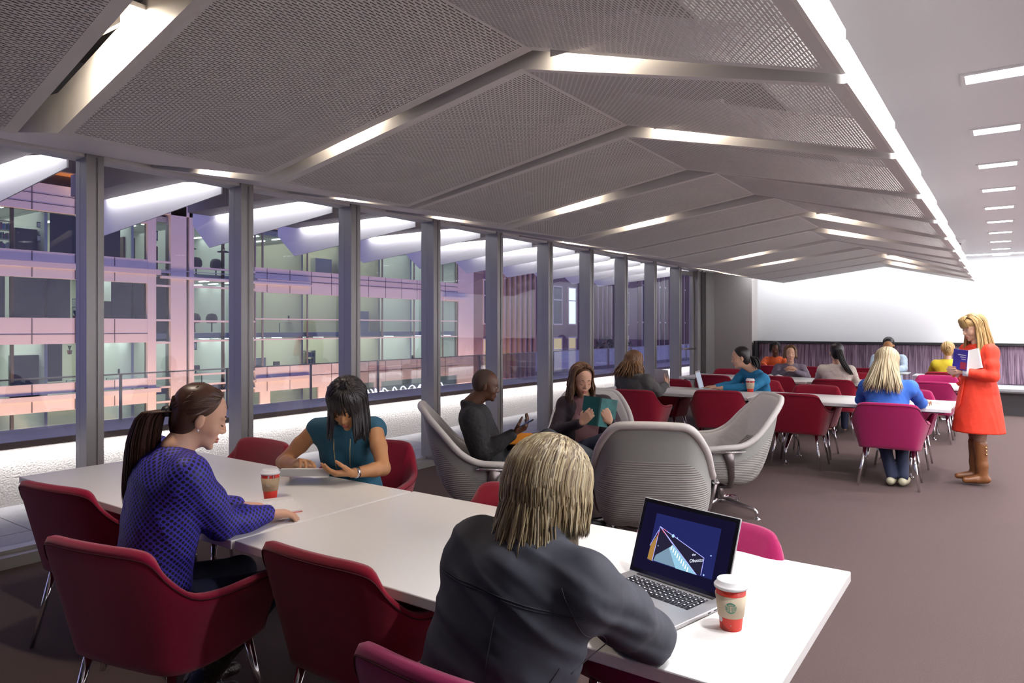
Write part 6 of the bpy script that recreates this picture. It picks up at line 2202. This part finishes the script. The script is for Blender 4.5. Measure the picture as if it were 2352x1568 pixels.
# ---- open laptop on the front table
e = empty('laptop', (-0.86, 1.93, 0.74), rz=math.radians(-14.0), label='open silver laptop with black keys showing a night photo on its screen', cat='laptop')
W_, D_ = 0.36, 0.247
MB().box(-W_ / 2, W_ / 2, -D_ / 2, D_ / 2, 0.002, 0.013).build('base', M_silver, e, bevel=0.003)
k = MB()
for r in range(6):
    n = 14
    y1_ = D_ / 2 - 0.022 - r * 0.0185
    hh = 0.0155 if r else 0.008
    if r == 0:
        y1_ -= 0.005
    if r < 5:
        for c in range(n):
            x = -0.138 + c * 0.0198
            k.box(x, x + 0.0168, y1_ - hh, y1_, 0.013, 0.0142)
    else:
        xs = [(-0.138, -0.121), (-0.118, -0.101), (-0.098, -0.081), (-0.078, -0.055), (-0.052, 0.046), (0.049, 0.070), (0.073, 0.090), (0.093, 0.105), (0.108, 0.120), (0.123, 0.136)]
        for a, b in xs:
            k.box(a, b, y1_ - hh, y1_, 0.013, 0.0142)
k.build('keyboard', M_key, e)
lg = MB()
for r in range(5):
    for c in range(14):
        x = -0.138 + c * 0.0198 + 0.006
        y1_ = D_ / 2 - 0.022 - r * 0.0185 - (0.005 if r == 0 else 0)
        lg.box(x, x + 0.005, y1_ - (0.0105 if r else 0.0055), y1_ - (0.0060 if r else 0.003), 0.0143, 0.0144)
lg.build('key_legends', mat('key_backlight', (0.9, 0.9, 1), 0.5, emis=((0.75, 0.78, 1.0), 0.8)), e)['kind'] = 'stuff'
MB().box(-0.052, 0.052, -D_ / 2 + 0.012, -D_ / 2 + 0.085, 0.0129, 0.0133).build('trackpad', mat('trackpad_glass', (0.56, 0.56, 0.57), 0.3, metal=0.4), e)
MB().box(-0.14, 0.14, D_ / 2 - 0.012, D_ / 2 - 0.001, 0.0125, 0.0165).build('hinge', mat('hinge_dark', (0.06, 0.06, 0.06), 0.4), e)
pt = MB()
for y in (0.09, 0.065, 0.035):
    pt.box(W_ / 2 + 0.0001, W_ / 2 + 0.0006, y - 0.007, y + 0.007, 0.006, 0.0095)
pt.build('ports', M_black, e)
# lid, opened past upright
tilt = math.radians(20)
LM = Matrix.Translation((0, D_ / 2 - 0.004, 0.014)) @ Matrix.Rotation(-tilt, 4, 'X')
def scr(name, mb, m, **kw):
    mb.v = [tuple(LM @ V(p)) for p in mb.v]
    return mb.build(name, m, e, **kw)
Hh = 0.243
scr('lid', MB().box(-W_ / 2, W_ / 2, 0, 0.006, 0.0, Hh), M_silver, bevel=0.003)
def em(name, c, st=1.0):
    return mat(name, (0.0, 0.0, 0.0), 0.12, emis=(c, st), spec=0.08)
scr('bezel', MB().box(-W_ / 2 + 0.003, W_ / 2 - 0.003, -0.0006, 0.0, 0.004, Hh - 0.003), mat('screen_bezel', (0.006, 0.006, 0.008), 0.08))
lo = -0.0009
def flat(pts, y):
    m = MB()
    m.add([(p[0], y, p[1]) for p in pts], [tuple(range(len(pts)))])
    return m
scr('screen', flat([(-0.166, 0.016), (0.166, 0.016), (0.166, 0.228), (-0.166, 0.228)], lo), em('screen_navy', (0.005, 0.004, 0.018)))
# the photo shown on the screen: night sky, a lit sharp-cornered building outlined in neon
X0_, X1_, Z0_, Z1_ = -0.118, 0.122, 0.050, 0.200
def S(u, v):
    return (X0_ + (X1_ - X0_) * u, Z0_ + (Z1_ - Z0_) * v)
scr('photo_sky', flat([S(0, 0), S(1, 0), S(1, 1), S(0, 1)], lo - 0.0002), em('photo_sky_blue', (0.012, 0.015, 0.085)))
scr('photo_building', flat([S(0.10, 0.74), S(0.84, 0.36), S(0.84, 0.02), S(0.10, 0.02), S(0.0, 0.05), S(0.0, 0.30)], lo - 0.0004), em('photo_wall_dark', (0.014, 0.012, 0.028)))
scr('photo_wood', flat([S(0.0, 0.02), S(0.085, 0.0), S(0.10, 0.60), S(0.01, 0.32)], lo - 0.0006), em('photo_wood_glow', (0.28, 0.15, 0.04)))
lit = em('photo_lobby', (0.22, 0.42, 0.55))
scr('photo_lobby', flat([S(0.36, 0.44), S(0.78, 0.0), S(0.10, 0.02), S(0.12, 0.14)], lo - 0.0006), em('photo_lobby_dim', (0.14, 0.22, 0.30)))
scr('photo_lobby_glow', flat([S(0.36, 0.44), S(0.78, 0.0), S(0.46, 0.0), S(0.30, 0.36)], lo - 0.0008), lit)
lm = MB()
for i in range(9):
    u, v = 0.345 + i * 0.037, 0.40 - i * 0.041
    p = S(u, v)
    lm.add([(p[0] - 0.0035, lo - 0.001, p[1] - 0.010), (p[0] + 0.0005, lo - 0.001, p[1] - 0.010), (p[0] + 0.001, lo - 0.001, p[1] + 0.004), (p[0] - 0.0015, lo - 0.001, p[1] + 0.004)], [(0, 1, 2, 3)])
scr('photo_lamps', lm, em('photo_lamp_white', (0.85, 0.95, 1.0), 1.0))
nn = MB()
def line(a, b, w_=0.0009):
    (ax, az), (bx, bz) = S(*a), S(*b)
    l = math.hypot(bx - ax, bz - az)
    nx, nz = -(bz - az) / l * w_, (bx - ax) / l * w_
    nn.add([(ax + nx, lo - 0.0011, az + nz), (bx + nx, lo - 0.0011, bz + nz), (bx - nx, lo - 0.0011, bz - nz), (ax - nx, lo - 0.0011, az - nz)], [(0, 1, 2, 3)])
for a, b in (((0.10, 0.74), (0.84, 0.36)), ((0.84, 0.36), (0.84, 0.02)), ((0.10, 0.74), (0.36, 0.44)), ((0.10, 0.74), (0.45, 0.36)), ((0.10, 0.74), (0.085, 0.0)), ((0.09, 0.66), (0.0, 0.30)), ((0.45, 0.36), (0.78, 0.0))):
    line(a, b)
scr('photo_neon', nn, em('photo_neon_violet', (0.40, 0.40, 1.0), 1.0))
nn = MB()
for a, b in (((0.16, 0.71), (0.22, 0.68)), ((0.14, 0.69), (0.19, 0.635)), ((0.16, 0.66), (0.23, 0.595)), ((0.097, 0.62), (0.095, 0.52))):
    line(a, b)
scr('photo_neon_red', nn, em('photo_neon_red', (0.8, 0.08, 0.05), 1.0))
mo = MB()
for c, r in ((S(0.33, 0.62), 0.0052), (S(0.40, 0.60), 0.0020), (S(0.93, 0.44), 0.0022), (S(0.13, 0.34), 0.0018), (S(0.88, 0.04), 0.0026)):
    mo.add([(c[0] + r * math.cos(t * .5236), lo - 0.0012, c[1] + r * math.sin(t * .5236)) for t in range(12)], [tuple(range(12))])
scr('photo_moon', mo, em('photo_moon_blue', (0.35, 0.55, 0.95), 1.0))
def text(body, size, name, m, parent, M_, extr=0.0):
    cu = bpy.data.curves.new(name, 'FONT')
    cu.body = body
    cu.size = size
    cu.align_x = 'CENTER'
    cu.extrude = extr
    cu.offset = 0.0
    o = bpy.data.objects.new(name, cu)
    TS.collection.objects.link(o)
    with bpy.context.temp_override(scene=TS, view_layer=TS.view_layers[0]):
        dg = bpy.context.evaluated_depsgraph_get()
    me = bpy.data.meshes.new_from_object(o.evaluated_get(dg))
    bpy.data.objects.remove(o)
    me.transform(M_)
    me.materials.clear()
    me.materials.append(m)
    oo = bpy.data.objects.new(name, me)
    COL.objects.link(oo)
    oo.parent = parent
    return oo
p = S(0.74, 0.24)
white_em = em('photo_sign_white', (0.8, 0.85, 1.0), 1.0)
for body, dx, dz, sz in (('the', -0.012, 0.016, 0.010), ('Obustto', 0.0, 0.0, 0.014)):
    text(body, sz, 'photo_sign', white_em, e, LM @ Matrix.Translation((p[0] + dx, lo - 0.0013, p[1] + dz)) @ Matrix.Rotation(-0.30, 4, 'Y') @ Matrix.Rotation(math.radians(90), 4, 'X') @ Matrix.Shear('XZ', 4, (0.25, 0)))

# ---- tablet held by the woman in teal
e = empty('tablet', (-2.975, 2.375, 0.795), rz=math.radians(36), label='white tablet in a grey folding cover held by the woman in teal', cat='tablet')
TM = Matrix.Rotation(math.radians(-16), 4, 'X')
def tb(name, mb, m, **kw):
    mb.v = [tuple(TM @ V(p)) for p in mb.v]
    return mb.build(name, m, e, **kw)
tb('body', MB().box(-0.125, 0.125, -0.09, 0.09, 0.0, 0.010), M_lid, bevel=0.003)
tb('cover', MB().box(-0.125, 0.125, -0.094, -0.088, -0.030, 0.004).box(-0.125, 0.125, -0.09, 0.09, -0.006, -0.001), mat('grey_cover', (0.42, 0.42, 0.42), 0.5), bevel=0.002)
tb('screen', MB().box(-0.105, 0.105, -0.075, 0.075, 0.0101, 0.0106), em('tablet_screen', (0.45, 0.5, 0.6), 0.8))

# ---- open book under the forearm of the dotted blouse
def open_book(name, loc, rz, w_, h_, m_cover, label, tiltx=0, fold=0.25, thick=0.012):
    e = empty(name, loc, rz=rz, label=label, cat='book')
    for sg in (-1, 1):
        pr_ = [(0, 0.004), (sg * w_ * 0.18, thick + 0.008), (sg * w_ * 0.5, thick + 0.004), (sg * w_ * 0.98, thick * 0.6), (sg * w_ * 0.985, 0.002), (0, 0.001)]
        MB().prism(pr_, 'y', -h_ / 2, h_ / 2).build('pages', M_print, e)
    MB().box(-w_ * 1.01, w_ * 1.01, -h_ / 2 - 0.003, h_ / 2 + 0.003, 0, 0.002).build('cover', m_cover, e)
    return e
open_book('open_book', (-2.70, 1.93, 0.741), math.radians(-25), 0.145, 0.22, M_red, 'open paperback lying on the front table under the dotted sleeve')
lf = MB()
lf.tube([(0.03, 0, 0.02), (0.05, 0, 0.045), (0.08, 0, 0.055), (0.105, 0, 0.045)], 0.10, 4)

# ---- phone and orange envelope of the man in black
hr = V((-2.845, 4.06, 0.80))
e = empty('smartphone', (-2.775, 4.105, 0.868), label='smartphone with a blue glowing screen in the hand of the man in black', cat='phone')
PM = frame((0.62, 0.55, 0.45), (-0.5, -0.1, 1)).to_4x4()
m_ = MB().box(-0.031, 0.031, -0.058, 0.058, -0.005, 0.004)
m_.v = [tuple(PM @ V(p)) for p in m_.v]
m_.build('case', M_black, e, bevel=0.002)
m_ = MB().box(-0.027, 0.027, -0.046, 0.046, 0.0041, 0.0046)
m_.v = [tuple(PM @ V(p)) for p in m_.v]
m_.build('screen', em('phone_screen', (0.12, 0.25, 0.9), 1.2), e)
e = empty('orange_folder', (-2.885, 4.19, 0.735), label='small orange folder in the lap of the man in black', cat='folder')
m_ = MB().box(-0.085, 0.085, -0.055, 0.055, 0, 0.006).box(-0.08, 0.085, -0.05, 0.056, 0.006, 0.009)
PM = (Matrix.Rotation(math.radians(30), 3, 'Z') @ Matrix.Rotation(math.radians(35), 3, 'X')).to_4x4()
m_.v = [tuple(PM @ V(p)) for p in m_.v]
m_.build('cover', mat('orange_card', (0.80, 0.28, 0.02), 0.6), e)

# ---- teal book of the reading woman (held upright, covers outward)
e = empty('hardback_book', (-2.525, 4.73, 0.905), label='open teal-covered book held by the reading woman', cat='book')
fwd = V((0.50, -0.87, 0.10)).normalized()        # the way the covers face
up_ = V((0.13, 0.05, 1)).normalized()
rt_ = fwd.cross(up_).normalized()                # towards image right from the cover side is -rt
def bp3(a, b, c):
    return tuple(rt_ * a + up_ * b + fwd * c)
for sg, nm, mm in ((1, 'front_cover', mat('teal_book_cover', (0.015, 0.10, 0.10), 0.35)), (-1, 'back_cover', mat('teal_photo_cover', (0.03, 0.14, 0.14), 0.3, var=(18, 0.9)))):
    w1, ang = 0.145, 0.45
    ux, uc = math.cos(ang) * sg, -math.sin(ang)
    m_ = MB()
    m_.hexa([bp3(0, -0.11, 0), bp3(ux * w1, -0.11, uc * w1), bp3(ux * w1, -0.11, uc * w1 - 0.003), bp3(0, -0.11, -0.003)],
            [bp3(0, 0.11, 0), bp3(ux * w1, 0.11, uc * w1), bp3(ux * w1, 0.11, uc * w1 - 0.003), bp3(0, 0.11, -0.003)])
    m_.build(nm, mm, e)
    m_ = MB()
    m_.hexa([bp3(0, -0.105, -0.004), bp3(ux * w1 * .97, -0.105, uc * w1 - 0.004), bp3(ux * w1 * .95, -0.105, uc * w1 - 0.016), bp3(0, -0.105, -0.012)],
            [bp3(0, 0.105, -0.004), bp3(ux * w1 * .97, 0.105, uc * w1 - 0.004), bp3(ux * w1 * .95, 0.105, uc * w1 - 0.016), bp3(0, 0.105, -0.012)])
    m_.build('pages', M_paper, e)
m_ = MB()
m_.hexa([bp3(-0.006, -0.11, 0.002), bp3(0.006, -0.11, 0.002), bp3(0.006, -0.11, -0.002), bp3(-0.006, -0.11, -0.002)],
        [bp3(-0.006, 0.11, 0.002), bp3(0.006, 0.11, 0.002), bp3(0.006, 0.11, -0.002), bp3(-0.006, 0.11, -0.002)])
m_.build('spine', mat('teal_spine', (0.02, 0.08, 0.08), 0.4), e)

# ---- white leaflet held by the grey cardigan
e = empty('leaflet', (-3.40, 8.05, 0.915), label='white leaflet held up by the woman in the grey cardigan', cat='paper')
PM = frame((0.3, 1, 0.2)).to_4x4()
m_ = MB().box(-0.075, 0.075, -0.002, 0.002, -0.10, 0.12).box(-0.145, -0.075, 0.01, 0.014, -0.10, 0.12)
m_.v = [tuple(PM @ V(p)) for p in m_.v]
m_.build('sheet', M_paper, e)

# ---- silver laptop on the middle table (screen turned away)
e = empty('laptop', (-3.13, 8.93, 0.74), rz=math.radians(100), label='silver laptop seen from behind its raised lid on the middle table', cat='laptop')
MB().box(-0.16, 0.16, -0.115, 0.115, 0.0, 0.016).build('base', M_silver, e, bevel=0.003)
m_ = MB().box(-0.16, 0.16, 0, 0.008, 0, 0.235)
LM2 = Matrix.Translation((0, 0.112, 0.012)) @ Matrix.Rotation(math.radians(-14), 4, 'X')
m_.v = [tuple(LM2 @ V(p)) for p in m_.v]
m_.build('lid', M_silver, e, bevel=0.003)
m_ = MB().box(-0.145, 0.145, -0.001, 0, 0.012, 0.215)
m_.v = [tuple(LM2 @ V(p)) for p in m_.v]
m_.build('screen', em('far_screen', (0.4, 0.45, 0.55), 0.7), e)
MB().box(-0.13, 0.13, -0.03, 0.09, 0.016, 0.0175).build('keyboard', M_silver, e)
o = MB().box(-0.035, 0.035, -0.02, 0.02, 0, 0.012).build('red_phone', mat('red_phone_case', (0.5, 0.02, 0.03), 0.4), loc=(-2.77, 8.93, 0.7405), rz=0.5)
tag(o, 'small red phone lying between the silver laptop and the paper cup', 'phone')
o = MB().box(-0.065, 0.065, -0.035, 0.035, 0, 0.012).build('black_phone', M_black, loc=(-2.30, 11.35, 0.7405), rz=0.2, bevel=0.003)
tag(o, 'black phone lying alone on the far row table', 'phone')
e = empty('open_book', (-3.02, 11.62, 0.741), rz=0.3, label='open book on the far row table before the checked shirt', cat='book')
MB().prism([(-0.16, 0), (0.16, 0), (0.15, 0.02), (0.05, 0.05), (0, 0.02), (-0.06, 0.055), (-0.15, 0.02)], 'y', -0.11, 0.11).build('pages', M_paper, e)
e = empty('open_book', (-0.72, 8.72, 0.741), rz=0.2, label='open white book on the middle table by the cornflower sweater', cat='book')
MB().prism([(-0.15, 0), (0.15, 0), (0.145, 0.012), (0.05, 0.020), (0, 0.006), (-0.05, 0.020), (-0.145, 0.012)], 'y', -0.10, 0.10).build('pages', M_paper, e)

# ---- books held by the woman in the red dress
e = empty('paperback_book', (-0.345, 8.125, 1.235), label='blue and purple paperback held against the orange-red dress', cat='book')
PM = frame((-0.62, -0.78, 0.0), (0.12, 0.0, 1)).to_4x4()
def hb(name, x0, x1, y0, y1, z0, z1, m):
    m_ = MB().box(x0, x1, y0, y1, z0, z1)
    m_.v = [tuple(PM @ V(p)) for p in m_.v]
    return m_.build(name, m, e)
hb('pages', -0.075, 0.078, -0.014, 0.008, -0.098, 0.098, M_paper)
cov = mat('blue_purple_cover', (0.04, 0.03, 0.30), 0.35, var=(9, 0.8))
hb('front_cover', -0.078, 0.078, 0.008, 0.010, -0.1, 0.1, cov)
for q, (w__, z) in enumerate(((0.085, 0.045), (0.06, 0.025), (0.045, 0.005))):
    hb('cover_lettering', -0.06, -0.06 + w__, 0.0101, 0.0106, z, z + 0.007, M_paper)
hb('cover_picture', -0.07, -0.005, 0.0101, 0.0105, -0.09, -0.02, mat('cover_red', (0.45, 0.03, 0.08), 0.4))
e = empty('white_book', (-0.262, 8.165, 1.225), label='white book held behind the blue paperback by the woman in the red dress', cat='book')
PM = frame((-0.50, -0.86, 0.1), (-0.25, 0.1, 1)).to_4x4()
hb('pages', -0.09, 0.09, -0.012, 0.010, -0.09, 0.105, M_paper)
o = MB().tube([(-0.428, 8.262, 1.075), (-0.405, 8.262, 1.085)], 0.028, 14).build('wristwatch', M_gold)
tag(o, 'gold watch on the wrist of the woman in the red dress', 'watch')
